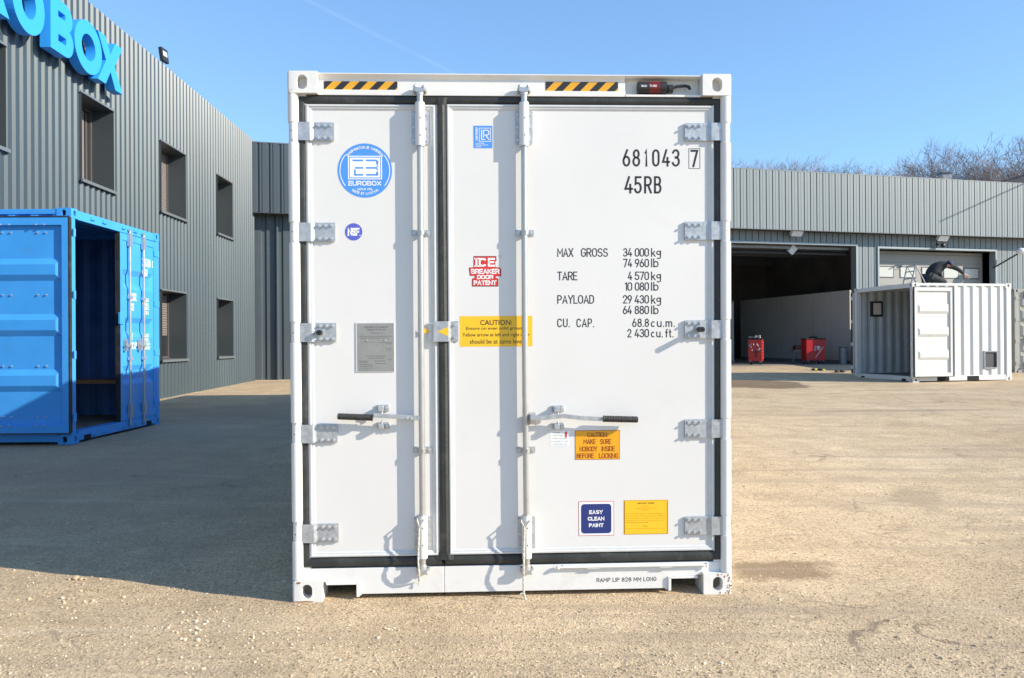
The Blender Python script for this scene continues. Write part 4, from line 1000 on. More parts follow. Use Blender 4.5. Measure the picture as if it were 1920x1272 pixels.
def caut(b):
    RC(b, 862.5, 592.5, 998, 650.5, Y0, 'stk_yellow')
    T(b, 'CAUTION:', 900.5, 600, 960, 610, Y1, 'ink', .008); T(b, 'Ensure on even solid ground', 874, 612.5, 983, 620.5, Y1, 'ink', .003); T(b, 'Yellow arrow at left and right door', 867, 624, 994, 633.5, Y1, 'ink', .003); T(b, 'should be at same level', 881, 636, 980, 645, Y1, 'ink', .003)
SK(door_r, 'caution_sticker', caut, 'wide yellow caution sticker behind the right lock bar')
def caut2(b):
    RC(b, 1078, 806.5, 1162, 862.5, Y0, 'brown_ink'); RC(b, 1079, 807.5, 1161, 861.5, Y1, 'stk_orange')
    for t, u0, u1, v0, v1 in (('CAUTION:', 1101, 1139, 810.5, 820), ('MAKE', 1094, 1117, 823, 833), ('SURE', 1125, 1146, 823, 833), ('NOBODY', 1086.5, 1120, 837, 847), ('INSIDE', 1128, 1153, 836.5, 846.5), ('BEFORE', 1081, 1113.5, 850, 859.5), ('LOCKING', 1123, 1159, 849.5, 859.5)): D(b, t, u0, v0, u1, v1, 1.5, Y2, 'brown_ink')
SK(door_r, 'caution_sticker', caut2, 'orange caution sticker below the right handle')
def small(b):
    RC(b, 1032, 808, 1068, 836, Y0, 'white_ink')
    for i, (t, u0, u1) in enumerate((('LOCKED', 1037, 1050), ('UNLOCKED', 1037, 1056), ('WHEN UNLOCKED', 1036, 1064), ('PUSH DIRECTLY AND', 1034, 1066), ('OPEN THE DOOR', 1037, 1064))): T(b, t, u0, 810.5 + i * 5.3, u1, 812.8 + i * 5.3, Y1, 'plate_ink', 0, res=1)
    P = [F(u, v, PD) for u, v in ((1059.5, 820), (1059.5, 813), (1058.3, 813), (1061.3, 808.5), (1064.3, 813), (1063, 813), (1063, 820))]; b.add([(p[0], Y2, p[1]) for p in P], [tuple(range(7))], 'red_ink')
SK(door_r, 'instruction_sticker', small, 'small white instruction sticker with a red arrow')
def easy(b):
    RC(b, 1085, 939.5, 1151, 1005, Y0, 'red_ink'); RC(b, 1086, 940.5, 1150, 1004, Y1, 'white_ink')
    p = F(1089.5, 1000.5, PD); q = F(1146, 944.5, PD); r = .018; pts = []
    for cx, cz, a in ((q[0] - r, q[1] - r, 0), (p[0] + r, q[1] - r, 90), (p[0] + r, p[1] + r, 180), (q[0] - r, p[1] + r, 270)):
        for k in range(6): an = R(a + 18 * k); pts.append((cx + r * cos(an), Y2, cz + r * sin(an)))
    b.add(pts, [tuple(range(len(pts)))], 'navy')
    D(b, 'EASY', 1104.5, 956.3, 1130, 964, 1.75, Y3, 'white_ink', gap=.45); D(b, 'CLEAN', 1102, 968.5, 1133, 976.3, 1.75, Y3, 'white_ink', gap=.45); D(b, 'PAINT', 1104, 980.8, 1131.5, 988.5, 1.75, Y3, 'white_ink', gap=.45)
SK(door_r, 'paint_sticker', easy, 'dark blue and white sticker reading EASY CLEAN PAINT')
def notice(b):
    RC(b, 1169.5, 937, 1252.5, 1002.5, Y0, 'stk_yellow'); FR(b, 1170.5, 938, 1251.5, 1001.5, .9, Y1, 'dim_ink')
    T(b, 'AIRTIGHT VESSEL', 1195, 942, 1227, 945, Y1, 'dim_ink', .02, res=1); T(b, 'NOTICE', 1204, 948.2, 1216, 949.6, Y1, 'dim_ink', 0, res=1); T(b, 'PLEASE READ ALL INSTRUCTIONS', 1192, 952, 1230, 953.6, Y1, 'dim_ink', 0, res=1); T(b, 'CAREFULLY', 1202, 955.8, 1219, 957.2, Y1, 'dim_ink', 0, res=1)
    for i, t in enumerate(('DO NOT CLOSE cargo doors after pre-cooling the box.', 'If door is closed, STOP the cooling unit. OPEN the', 'vents and wait for the pressure to equalise before', 'opening doors, or use the relief valve to balance.', 'Doors may be opened when safe.')):
        T(b, t, 1174, 962 + i * 4.15, 1248 if i < 4 else 1216, 964.5 + i * 4.15, Y1, 'dim_ink', .01, res=1)
    T(b, 'Note:', 1207, 985.3, 1214, 987.4, Y1, 'dim_ink', .01, res=1); T(b, 'Damage to doors or walls will void the guarantee of this container.', 1173, 989.7, 1248, 992, Y1, 'dim_ink', .01, res=1)
SK(door_r, 'notice_sticker', notice, 'yellow notice sticker with small print, low on the door')
def num(b):
    for ch, u0, u1 in (('6', 1167.5, 1182), ('8', 1186, 1200.5), ('1', 1209, 1214), ('0', 1223, 1237), ('4', 1241.5, 1256.5), ('3', 1260, 1275)): D(b, ch, u0, 280, u1, 312.5, 3.7, Y0, 'ink')
SK(door_r, 'lettering', num, 'container number 681043')
def num7(b): FR(b, 1291.5, 278.5, 1313, 316.5, .8, Y0, 'ink'); D(b, '7', 1295, 281, 1309.5, 313.5, 3.9, Y0, 'ink')
SK(door_r, 'lettering', num7, 'check digit 7 in a thin box')
def code(b):
    for ch, u0, u1 in (('4', 1171, 1187), ('5', 1189.5, 1203.5), ('R', 1208, 1222.5), ('B', 1226.5, 1240.5)): D(b, ch, u0, 330.5, u1, 363, 3.8, Y0, 'ink')
SK(door_r, 'lettering', code, 'type code 45RB')
def row(words, lab):
    for t, u0, u1, v, h in words: SK(door_r, 'lettering', lambda b: D(b, t, u0, v, u1, v + h, 1.95, Y0, 'ink', gap=.55 if '.' in t else .38), lab)
row([('MAX', 1045, 1075, 465.5, 16.5), ('GROSS', 1089.5, 1140, 465.5, 16.5), ('34', 1168.5, 1185.5, 465.5, 16), ('000', 1190.5, 1217, 465.5, 16), ('kg', 1221, 1239.5, 465.5, 20.5), ('74', 1168.5, 1185.5, 485.5, 16), ('960', 1190.5, 1217, 485.5, 16), ('lb', 1221, 1235, 485, 16.5)], 'maximum gross weight line')
row([('TARE', 1045, 1082.5, 509.5, 16.5), ('4', 1177.5, 1185.5, 509.5, 16), ('570', 1190.5, 1217, 509.5, 16), ('kg', 1221, 1239.5, 509.5, 20.5), ('10', 1171, 1185.5, 529.5, 16), ('080', 1190.5, 1217, 529.5, 16), ('lb', 1221, 1235, 529, 16.5)], 'tare weight line')
row([('PAYLOAD', 1045, 1114, 553.5, 16.5), ('29', 1168, 1185, 553.5, 16), ('430', 1190, 1217, 553.5, 16), ('kg', 1221, 1239.5, 553.5, 20.5), ('64', 1168, 1185, 573.5, 16), ('880', 1190, 1217, 573.5, 16), ('lb', 1221, 1235, 573, 16.5)], 'payload line')
row([('CU.', 1045, 1068.5, 597.5, 16.5), ('CAP.', 1081, 1114, 597.5, 16.5), ('68.8', 1185.5, 1217, 597.5, 16), ('cu.m.', 1220.5, 1265.5, 602.5, 11), ('2', 1176.5, 1184, 617, 16), ('430', 1190, 1217, 617, 16), ('cu.', 1220.5, 1243, 622, 11), ('ft.', 1247.5, 1263, 617, 16)], 'cubic capacity line')
# ------------------------------------------------------------------ corrugated steel containers
CP = [(0, 0), (.072, 0), (.140, -1), (.210, -1), (.278, 0)]
def cont_frame(root, L, W, H, m, inner, floor_m='wood_floor', roof=True, far_end=True, sides=(-1, 1), holes={}):
    w = W / 2; k = 0
    for (z0, z1, sz) in ((0, .118, -1), (H - .118, H, 1)):
        for sx in (-1, 1):
            for (y0, y1, sy) in ((0, .178, -1), (L - .178, L, 1)):
                x0, x1 = sorted((sx * w, sx * (w - .162))); b = MB(); casting(b, x0, x1, y0, y1, z0, z1, m, sx, sy, sz, .055, .075); b.build('corner_casting', root)
    for sx in (-1, 1):
        for y0, y1 in ((.003, .15), (L - .15, L - .003)):
            b = MB(); b.box(sx * (w - .004), sx * (w - .10), y0, y1, .118, H - .118, m); b.build('corner_post', root, bevel=.006)
    b = MB(); b.box(-w + .162, w - .162, .004, .11, H - .125, H - .01, m); b.build('header_rail', root, bevel=.004)
    b = MB(); b.box(-w + .162, w - .162, .004, .13, .03, .15, m)
    for x in (-w + .36, w - .36): b.box(x - .08, x + .08, .0015, .0038, .03, .085, 'hole')
    b.build('sill', root, bevel=0)
    for sx in (-1, 1):
        b = MB(); b.box(sx * (w - .006), sx * (w - .066), .178, L - .178, H - .075, H - .012, m); b.build('top_rail', root, bevel=.004)
        b = MB(); b.box(sx * (w - .006), sx * (w - .05), .178, L - .178, .03, .16, m); b.build('bottom_rail', root, bevel=.004)
    for sx in sides:
        b = MB(); pf = corr_profile(L - .30, CP, .036)
        corr_panel(b, (sx * (w - .012), .15, 0), (0, 1, 0), (0, 0, 1), (sx, 0, 0), pf, .155, H - .07, m, holes.get(sx, ())); o = b.build('side_panel', root)
        # paint the inner face by a second sheet just inside
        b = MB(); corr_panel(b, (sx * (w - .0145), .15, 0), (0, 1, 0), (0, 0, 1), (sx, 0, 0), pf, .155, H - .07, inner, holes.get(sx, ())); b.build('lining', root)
    for z0, z1 in ((H - .12, H - .01), (.03, .15)):
        b = MB(); b.box(-w + .162, w - .162, L - .12, L - .004, z0, z1, m); b.build('end_rail', root)
    if far_end:
        b = MB(); pf = corr_profile(W - .2, CP, .036); corr_panel(b, (-w + .1, L - .02, 0), (1, 0, 0), (0, 0, 1), (0, 1, 0), pf, .151, H - .121, inner); b.build('end_panel', root)
    if roof:
        b = MB(); pf = corr_profile(L - .2, [(0, 0), (.09, 0), (.11, -1), (.20, -1), (.22, 0)], .02)
        corr_panel(b, (0, .1, H - .016), (0, 1, 0), (1, 0, 0), (0, 0, 1), pf, -w + .05, w - .05, m); b.build('roof', root)
    b = MB(); b.box(-w + .05, w - .05, .13, L - .05, .125, .155, floor_m); b.build('floor', root)

def door_leaf(root, hx, ang, w, h, z0, m, minner, bars=(), ribs=4, name='door', bolts=True, text=None, hinge_m=None):
    """leaf hinged at hx (local x), closed when ang = 0; s = direction in which the closed leaf extends"""
    s = 1 if hx < 0 else -1
    T = Matrix.Translation((hx, .012 if ang == 0 else -.02, z0)) @ Matrix.Rotation(-ang * s, 4, 'Z')
    if s < 0: T = T @ Matrix.Diagonal((-1, 1, 1, 1))
    d = MB(); fr = .075; t = .05
    d.box(0, fr, 0, t, 0, h, m); d.box(w - fr, w, 0, t, 0, h, m); d.box(fr, w - fr, 0, t, 0, fr + .02, m); d.box(fr, w - fr, 0, t, h - fr - .02, h, m)
    zi0, zi1 = fr + .02, h - fr - .02; n = ribs; ph = (zi1 - zi0); rh = .27 if n == 3 else .17; gap = (ph - n * rh) / (n + 1) * 1.0
    zz = zi0; y0 = .010; dep = .034
    rows = []
    for k in range(n):
        a = zi0 + gap * (k + 1) + rh * k; rows.append((zz, a)); zz = a + rh
        xa, xb = fr + .015, w - fr - .015; e = .06
        for (A, B) in (((xa, a), (xa + e, a + e)),): pass
        P = [(xa, a), (xb, a), (xb, a + rh), (xa, a + rh)]; e = rh * .27; ix = .065; Q = [(xa + ix, a + e), (xb - ix, a + e), (xb - ix, a + rh - e), (xa + ix, a + rh - e)]
        for i in range(4):
            j = (i + 1) % 4; d.quad((P[i][0], y0, P[i][1]), (P[j][0], y0, P[j][1]), (Q[j][0], y0 + dep, Q[j][1]), (Q[i][0], y0 + dep, Q[i][1]), m)
        d.add([(q[0], y0 + dep, q[1]) for q in Q], [(0, 1, 2, 3)], m)
        d.quad((fr, y0, a), (xa, y0, a), (xa, y0, a + rh), (fr, y0, a + rh), m); d.quad((xb, y0, a), (w - fr, y0, a), (w - fr, y0, a + rh), (xb, y0, a + rh), m)
    rows.append((zz, zi1))
    for a, c in rows: d.quad((fr, y0, a), (w - fr, y0, a), (w - fr, y0, c), (fr, y0, c), m)
    d.T = T; vs = [T @ v for v in d.v]; d.v = vs; leaf = d.build(name, root)
    if bolts:
        for x in (w * .27, w * .73) if False else (w * .30, w * .68):
            for zf in (.035, .075, .965, .93, .64, .31): 
                for dx in (-.05, .05): b = MB(T); b.tube([(x + dx, t if zf in (.035, .965) else y0, h * zf), (x + dx, (t if zf in (.035, .965) else y0) + .014, h * zf)], .010, 'bolt', 6); b.build('bolt_head', leaf)
    g = MB(T)
    g.box(-.02, .0, .0, t + .004, .0, h, 'rubber') if False else None
    g.box(w + .0005, w + .016, -.002, t + .012, -.012, h + .012, 'rubber'); g.box(-.012, w, t * .3, t + .006, -.014, -.0005, 'rubber'); g.box(-.012, w, t * .3, t + .006, h + .0005, h + .014, 'rubber'); g.box(-.020, -.001, .0, t, 0, h, 'rubber')
    g.build('gasket', leaf)
    for zf in (.07, .36, .64, .93):
        b = MB(T); b.box(-.055, .075, -.014, -.002, h * zf - .04, h * zf + .04, m); b.tube([(-.045, -.01, h * zf - .05), (-.045, -.01, h * zf + .05)], .018, m, 10); b.build('hinge', leaf, bevel=.002)
    for x in bars:
        b = MB(T); b.tube([(x, -.030, -.05), (x, -.030, h + .05)], .017, 'galv_bar', 12); b.box(x - .03, x + .03, -.045, -.018, -.075, -.04, 'galv_bar'); b.box(x - .03, x + .03, -.045, -.018, h + .04, h + .07, 'galv_bar'); o = b.build('lock_bar', leaf); smooth_by_angle(o, 40)
        for zf, hh in ((.05, .09), (.97, .09), (.33, .022), (.66, .022)):
            b = MB(T); b.box(x - .045, x + .022, -.049, -.001, h * zf - hh, h * zf + hh, 'galv_bar' if hh > .05 else 'bolt'); b.build('bar_bracket', leaf, bevel=.003)
        b = MB(T); zc = h * .40; b.prism([(x, zc - .02), (x + .16, zc - .012), (x + .19, zc + .008), (x + .15, zc + .014), (x + .06, zc + .012), (x, zc + .02)], -.058, -.046, 'galv_bar'); b.prism([(x + .10, zc - .07), (x + .14, zc - .07), (x + .15, zc + .07), (x + .11, zc + .10), (x + .09, zc + .03)], -.045, -.003, 'galv_bar'); b.build('lock_handle', leaf)
    if text:
        b = MB(T)
        for tx, xa, xb, za, zb, th in text: stroke_text(b, tx, xa, xb, za, zb, th, -.0012 if False else y0 - .0012, 'white_ink')
        b.build('lettering', leaf)
    return leaf

# blue container on the left, door end towards the middle of the yard
BH, BW, BL = 2.896, 2.438, 6.058
bc = empty('storage_container', (-5.383, 9.78 + BW / 2, .195)); bc.rotation_euler = (R(.0), R(.0), R(90))
tag(bc, 'bright blue steel container with its dark doorway open, beside the grey office building', 'container')
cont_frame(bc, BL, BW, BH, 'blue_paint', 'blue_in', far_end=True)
lw = BW / 2 - .11
zd0, hd = .155, BH - .155 - .13
door_leaf(bc, -BW / 2 - .062, R(269.2), lw, hd, zd0, 'blue_paint', 'blue_paint', ribs=3)
def bt(h):
    f = lambda x: lw - x     # text reads from the free edge to the hinge on the right-hand leaf
    return []
TXT = []
rl = door_leaf(bc, BW / 2 - .085, 0, lw, hd, zd0, 'blue_paint', 'blue_paint', bars=(lw * .80, lw * .42), ribs=3, bolts=False)
b = MB()   # lettering in container space: closed right-hand leaf spans x = xr - lw .. xr, faces -y
xr_ = BW / 2 - .085; yL = .0205
def bx_(body, fx0, fx1, z0, z1, t=.013): stroke_text(b, body, xr_ - lw * (1 - fx0), xr_ - lw * (1 - fx1), z0, z1, t, yL, 'white_ink')
bx_('334780', .60, .85, 2.36, 2.48, .015); bx_('0', .90, .955, 2.37, 2.47, .014); bx_('45G1', .60, .76, 2.22, 2.33, .015)
bx_('MAX.GR.', .235, .45, 1.84, 1.95); bx_('TARE', .235, .38, 1.70, 1.80); bx_('30 480 K', .60, .80, 1.845, 1.90, .009); bx_('67 200 L', .60, .80, 1.78, 1.83, .009); bx_('3 820 K', .62, .80, 1.725, 1.77, .009); bx_('8 420 L', .62, .80, 1.66, 1.71, .009)
bx_('NET', .235, .34, 1.28, 1.37); bx_('CU.CAP.', .235, .46, 1.15, 1.25); bx_('26 660 K', .60, .80, 1.32, 1.37, .009); bx_('58 780 L', .60, .80, 1.26, 1.305, .009); bx_('76.4 CU.M', .60, .83, 1.20, 1.245, .009); bx_('2 700 CU.F', .60, .83, 1.14, 1.185, .009)
b.build('lettering', rl)
b = MB(); b.box(xr_ - lw - .03, xr_ - lw + .09, -.006, .0095, 1.50, 1.66, 'blue_paint'); b.box(xr_ - lw - .045, xr_ - lw - .028, -.008, .02, 1.50, 1.66, 'blue_paint'); b.build('door_overlap_plate', rl, bevel=.003)
for x in (-.72, -.42, .10, .45):
    for z in (.085, BH - .06): b = MB(); b.prism([(x - .05, z - .02), (x + .05, z - .02), (x + .03, z + .022), (x - .03, z + .022)], -.016, .0035, 'blue_paint'); b.build('cam_keeper', bc, bevel=.002)
# wooden shelf with legs inside
sh = empty('shelf', (-5.383 - .9, 12.218 - .42, .195 + .155)); tag(sh, 'rough brown wooden bench inside the open blue container', 'bench')
b = MB(); b.box(-1.9, .75, -.25, .25, .50, .55, 'wood'); b.build('plank', sh)
for x in (-1.8, -.9):
    for y in (-.2, .2): b = MB(); b.box(x - .03, x + .03, y - .03, y + .03, 0, .50, 'wood'); b.build('leg', sh)

# white ten-foot container on the right, door end towards the left, both doors folded back
WH, WW, WL = 2.591, 2.438, 2.991
wc = empty('storage_container'); an = R(-78.6)
cx_, cy_ = 10.38 - sin(R(11.4)) * WW / 2, 20.72 + cos(R(11.4)) * WW / 2
wc.location = (cx_, cy_, .285); wc.rotation_euler = (0, 0, an)
tag(wc, 'small white container standing open with its door folded back and a man on its roof', 'container')
holes = {1: [(2.13 - .15, 2.55 - .15, .33, .80)], -1: [(.50 - .15, .86 - .15, 1.78, 2.22)]}
cont_frame(wc, WL, WW, WH, 'c_white', 'c_grey_in', holes=holes)
lw2 = WW / 2 - .10
door_leaf(wc, WW / 2 + .062, R(269.2), lw2, WH - .28, .155, 'c_white', 'c_white', ribs=3, bolts=False)
door_leaf(wc, -WW / 2 - .062, R(269.2), lw2, WH - .28, .155, 'c_white', 'c_white', ribs=3, bolts=False)
# fork pockets on the long side
b = MB()
for y in (.72, 1.62): b.box(WW / 2 - .05, WW / 2 + .0005 - .004, y, y + .36, .032, .145, 'hole')
b.build('fork_pocket', wc)
def vent(yc0, yc1, z0, z1, sx, deep, lab):
    b = MB(); x = sx * (WW / 2 + .012); t = .035
    b.box(x - deep * sx, x, yc0, yc1, z1 - t, z1, 'grey_metal'); b.box(x - deep * sx, x, yc0, yc1, z0, z0 + t, 'grey_metal'); b.box(x - deep * sx, x, yc0, yc0 + t, z0 + t, z1 - t, 'grey_metal'); b.box(x - deep * sx, x, yc1 - t, yc1, z0 + t, z1 - t, 'grey_metal')
    b.build('vent_frame', wc)
    b = MB(); b.box(x - .05 * sx, x - .04 * sx, yc0 + t, yc1 - t, z0 + t, z1 - t, 'steel_dark'); b.build('vent_grille', wc)
vent(2.13, 2.55, .33, .80, 1, .07, 'a')
# air unit seen through the doorway, set in the far side wall
b = MB(); b.box(-WW / 2 - .02, -WW / 2 + .09, .50, .86, 1.78, 2.22, 'black'); b.box(-WW / 2 + .091, -WW / 2 + .096, .55, .80, 1.84, 2.17, 'hall_panel'); b.build('window', wc)

# beige container far right, behind the white one, doors towards us
fc = empty('storage_container', (16.55, 24.4, .33), 0); tag(fc, 'pale beige container with lock bars, cut by the right edge of the photo', 'container')
cont_frame(fc, 6.058, 2.438, 2.591, 'c_beige', 'c_grey_in')
lw3 = 2.438 / 2 - .09
l1 = door_leaf(fc, -2.438 / 2 + .085, 0, lw3, 2.591 - .28, .155, 'c_beige', 'c_beige', bars=(lw3 * .22, lw3 * .78), ribs=4, bolts=False)
l2 = door_leaf(fc, 2.438 / 2 - .085, 0, lw3, 2.591 - .28, .155, 'c_beige', 'c_beige', bars=(lw3 * .78, lw3 * .22), ribs=4, bolts=False)
b = MB(); b.box(-.80, -.10, .016, .0205, 1.36, 1.47, 'stk_yellow'); b.build('yellow_stripe', l1)
# grey container inside the hall, seen edge-on past the white one
hc = empty('storage_container', (8.15, 33.6, .455), R(6)); tag(hc, 'grey container standing inside the dark workshop behind the big white one', 'container')
cont_frame(hc, 6.058, 2.438, 2.591, 'c_beige', 'c_grey_in')
door_leaf(hc, -2.438 / 2 + .085, 0, lw3, 2.591 - .28, .155, 'c_beige', 'c_beige', bars=(lw3 * .5,), ribs=4, bolts=False)
door_leaf(hc, 2.438 / 2 - .085, 0, lw3, 2.591 - .28, .155, 'c_beige', 'c_beige', bars=(lw3 * .25, lw3 * .7), ribs=4, bolts=False)
# ------------------------------------------------------------------ left building
WX = lambda y: -7.75 - .025 * (y - 20)
aL = math.atan(.025)
S0 = V((WX(2), 2, 0)); SD = V((-sin(aL), cos(aL), 0)); SN = V((cos(aL), sin(aL), 0)); UP = V((0, 0, 1))
LW = (24.35 - 2) / cos(aL); LH = 7.60
office = empty('office_building', S0); office.rotation_euler = (0, 0, 0)
tag(office, 'two-storey grey corrugated metal building on the left, with deep-set windows and a blue company name', 'building')
def sof(y): return (y - 2) / cos(aL)
def to_wall(u, v, off=0):
    p = on_plane(u, v, S0 + SN * off, SN) - S0; return p.dot(SD), p.z
WIN = []
for k in range(-1, 4):
    if k == 3: continue
    yc = 14.0 + 3.47 * k
    WIN.append((sof(yc), sof(yc + 1.27), 4.33, 5.86, k))
    WIN.append((sof(yc), sof(yc + 1.27), 1.06, 2.59, k))
WIN += [(sof(14.0 + 3.47 * k), sof(14.0 + 3.47 * k + 1.27), z0, z1, k) for k in (-2, -3) for z0, z1 in ((4.33, 5.86), (1.06, 2.59))]
pt = .2
SNAP = lambda s: round(s / pt) * pt + .09
WIN = [(SNAP(a), SNAP(b_) , z0, z1, k) for a, b_, z0, z1, k in WIN]
TO = Matrix((( SD.x, -SN.x, 0, 0), (SD.y, -SN.y, 0, 0), (0, 0, 1, 0), (0, 0, 0, 1)))   # local: x along wall, y into wall, z up
def OB(): return MB(TO)
b = OB(); cyc = [(0, 0), (.108, 0), (.142, 1), (.166, 1), (.2, 0)]
pf = corr_profile(LW, cyc, .038)
corr_panel(b, (0, 0, 0), (1, 0, 0), (0, 0, 1), (0, -1, 0), pf, lambda s: ground_z(WX(s + 2) + .1, s + 2) - .03 if True else 0, LH, 'clad', [w_[:4] for w_ in WIN])
b.build('wall', office)
b = OB(); b.box(0, LW, .002, .25, LH - .06, LH - .004, 'flash'); b.build('roof_edge', office)
b = OB(); b.box(0, LW, .20, 14, LH - .35, LH - .30, 'roof_dark'); b.build('roof', office)
b = OB(); b.box(0, .2, .30, 14, 0, LH - .36, 'clad'); b.box(.2, LW, 13.8, 14, 0, LH - .36, 'clad'); b.box(LW - .2, LW, .5, 13.8, 0, LH - .36, 'clad'); b.build('rear_wall', office)
for (s0, s1, z0, z1, k) in WIN:
    b = OB(); d = .42; e = .012; yF = -.046
    # reveal: four flat sheets from the cladding back to the glass, with a small outer flange
    b.quad((s0, yF, z0), (s0, d, z0), (s0, d, z1), (s0, yF, z1), 'reveal'); b.quad((s1, yF, z0), (s1, d, z0), (s1, d, z1), (s1, yF, z1), 'reveal')
    b.quad((s0, yF, z1), (s1, yF, z1), (s1, d, z1), (s0, d, z1), 'reveal'); b.quad((s0, yF - .01, z0), (s1, yF - .01, z0), (s1, d, z0 + .015), (s0, d, z0 + .015), 'flash')
    wnd = b.build('window', office)
    f = OB(); f.box(s0 - .035, s1 + .035, -.052, -.040, z1, z1 + .035, 'flash'); f.build('flashing', wnd)
    f = OB(); f.box(s0 - .05, s1 + .05, -.085, -.054, z0 - .05, z0 + .004, 'flash'); f.build('window_sill', wnd)
    f = OB(); t = .045
    f.box(s0, s0 + t, d - .05, d, z0 + .02, z1, 'win_frame'); f.box(s1 - t, s1, d - .05, d, z0 + .02, z1, 'win_frame'); f.box(s0 + t, s1 - t, d - .05, d, z1 - t, z1, 'win_frame'); f.box(s0 + t, s1 - t, d - .05, d, z0 + .02, z0 + .02 + t, 'win_frame')
    xm = (s0 + s1) / 2; f.box(xm - .03, xm + .03, d - .05, d, z0 + .02 + t, z1 - t, 'win_frame'); f.build('window_frame', wnd)
    f = OB(); f.box(s0 + t, xm - .03, d + .002, d + .012, z0 + .05, z1 - t, 'glass'); f.box(xm + .03, s1 - t, d + .002, d + .012, z0 + .05, z1 - t, 'glass'); f.build('pane', wnd)
    # roller blind or curtains in front of the glass plane, just behind the frame line
    f = OB()
    if k == 0: 
        n = 9
        for i in range(n): xa = s0 + t + (s1 - s0 - 2 * t) * i / n; f.box(xa, xa + .07, d - .012, d - .006, z0 + .08, z1 - .06, 'blind' if i % 2 else 'win_frame')
        f.build('curtain', wnd)
    elif k > 0:
        zb = z0 + (.18 if z0 > 3 else .55); n = int((z1 - zb) / .055)
        for i in range(n): f.box(s0 + t, s1 - t, d - .022, d - .008, zb + i * .055, zb + i * .055 + .045, 'blind')
        f.build('roller_shutter', wnd)
    f = OB(); f.box(s0, s1, d + .015, d + .7, z0, z1, 'hole'); f.build('room', wnd) if k == 99 else None

# company name in raised letters (each letter bears its own shape)
FOFF = .30
zt = (to_wall(228.3, 92, FOFF)[1] + to_wall(82 + 12, 0, FOFF)[1]) / 2 if False else to_wall(228.3, 92, FOFF)[1]; zb = to_wall(229.5, 178, FOFF)[1]
def curve_shape(loops, depth):
    c = bpy.data.curves.new('letter', 'CURVE'); c.dimensions = '2D'; c.fill_mode = 'BOTH'; c.extrude = depth / 2
    for P in loops:
        sp = c.splines.new('POLY'); sp.points.add(len(P) - 1); sp.use_cyclic_u = True
        for k, q in enumerate(P): sp.points[k].co = (q[0], q[1], 0, 1)
    o = bpy.data.objects.new('letter', c); me = bpy.data.meshes.new_from_object(o)
    r = [v.co.copy() for v in me.vertices], [tuple(q.vertices) for q in me.polygons]
    bpy.data.objects.remove(o); bpy.data.curves.remove(c); bpy.data.meshes.remove(me); return r
def letter_loops(ch, w, h, t):
    if ch == 'O':
        n = 48; ci = lambda rx, rz: [(w / 2 + rx * cos(2 * pi * k / n), h / 2 + rz * sin(2 * pi * k / n)) for k in range(n)]
        return [ci(w / 2, h / 2 + .02), ci(w / 2 - t * 1.05, h / 2 + .02 - t)]
    ar = lambda cx, cy, rx, ry, a0, a1, n=12: [(cx + rx * cos(R(a0 + (a1 - a0) * k / n)), cy + ry * sin(R(a0 + (a1 - a0) * k / n))) for k in range(n + 1)]
    if ch == 'E': m = (h - t) / 2; return [[(0, 0), (w, 0), (w, t), (t, t), (t, m), (w * .9, m), (w * .9, m + t), (t, m + t), (t, h - t), (w, h - t), (w, h), (0, h)]]
    if ch == 'U': return [[(0, h)] + ar(w / 2, w / 2, w / 2, w / 2, 180, 360, 20) + [(w, h), (w - t, h)] + ar(w / 2, w / 2, w / 2 - t, w / 2 - t, 0, -180, 20) + [(t, h)]]
    if ch == 'X': k = t * 1.28; mx, my = w / 2, h / 2; q = k / 2; return [[(0, 0), (k, 0), (mx, my - q * 1.1), (w - k, 0), (w, 0), (mx + q * 1.15, my), (w, h), (w - k, h), (mx, my + q * 1.1), (k, h), (0, h), (mx - q * 1.15, my)]]
    r1 = h * .27; r2 = h * .28; ti = t * .82
    if ch == 'B':
        out = [(0, 0)] + ar(w - r2, r2, r2, r2, -90, 62) + ar(w - r1 - .03, h - r1, r1, r1, -62, 90) + [(0, h)]
        h1 = [(t, ti)] + ar(w - r2, r2, r2 - t, r2 - ti, -90, 90, 8) + [(t, 2 * r2 - ti)]; h2 = [(t, h - 2 * r1 + ti)] + ar(w - r1 - .03, h - r1, r1 - t, r1 - ti, -90, 90, 8) + [(t, h - ti)]
        return [out, h1, h2]
    rr = h * .32
    if ch == 'R':
        out = [(0, 0), (t, 0), (t, h - 2 * rr), (w * .42, h - 2 * rr), (w - t * 1.1, 0), (w + .03, 0), (w * .78, h - 2 * rr + .03)] + ar(w - rr, h - rr, rr, rr, -60, 90) + [(0, h)]
        return [out, [(t, h - 2 * rr + ti)] + ar(w - rr, h - rr, rr - t, rr - ti, -90, 90, 8) + [(t, h - ti)]]
def sign_letter(ch, s0, s1):
    dp = .17; vs, fs = curve_shape(letter_loops(ch, s1 - s0, zt - zb, .225), dp); b = OB()
    b.add([(s0 + v.x, -FOFF + dp / 2 + v.z, zb + v.y) for v in vs], fs, 'sign_blue')
    for z in (zb + .12, zt - .12): b.box((s0 + s1) / 2 - .012, (s0 + s1) / 2 + .012, -FOFF + dp - .002, 0, z - .01, z + .01, 'flash')
    return b.build('sign_letter', office)
sx_ = lambda u, v: to_wall(u, v, FOFF)[0]
sX = (sx_(183, 150), sx_(229, 130)); sO = (sx_(139, 90), sx_(190.5, 110)); sB = (sx_(94, 50), sx_(137, 70)); sP = (sx_(22, 20), sx_(83, 40))
sR = (sP[0] - .98, sP[0] - .10); sU = (sR[0] - 1.02, sR[0] - .14); sE = (sU[0] - .86, sU[0] - .14)
for ch, (q0, q1) in zip('EUROBOX', (sE, sU, sR, sP, sB, sO, sX)): sign_letter(ch, q0, q1)

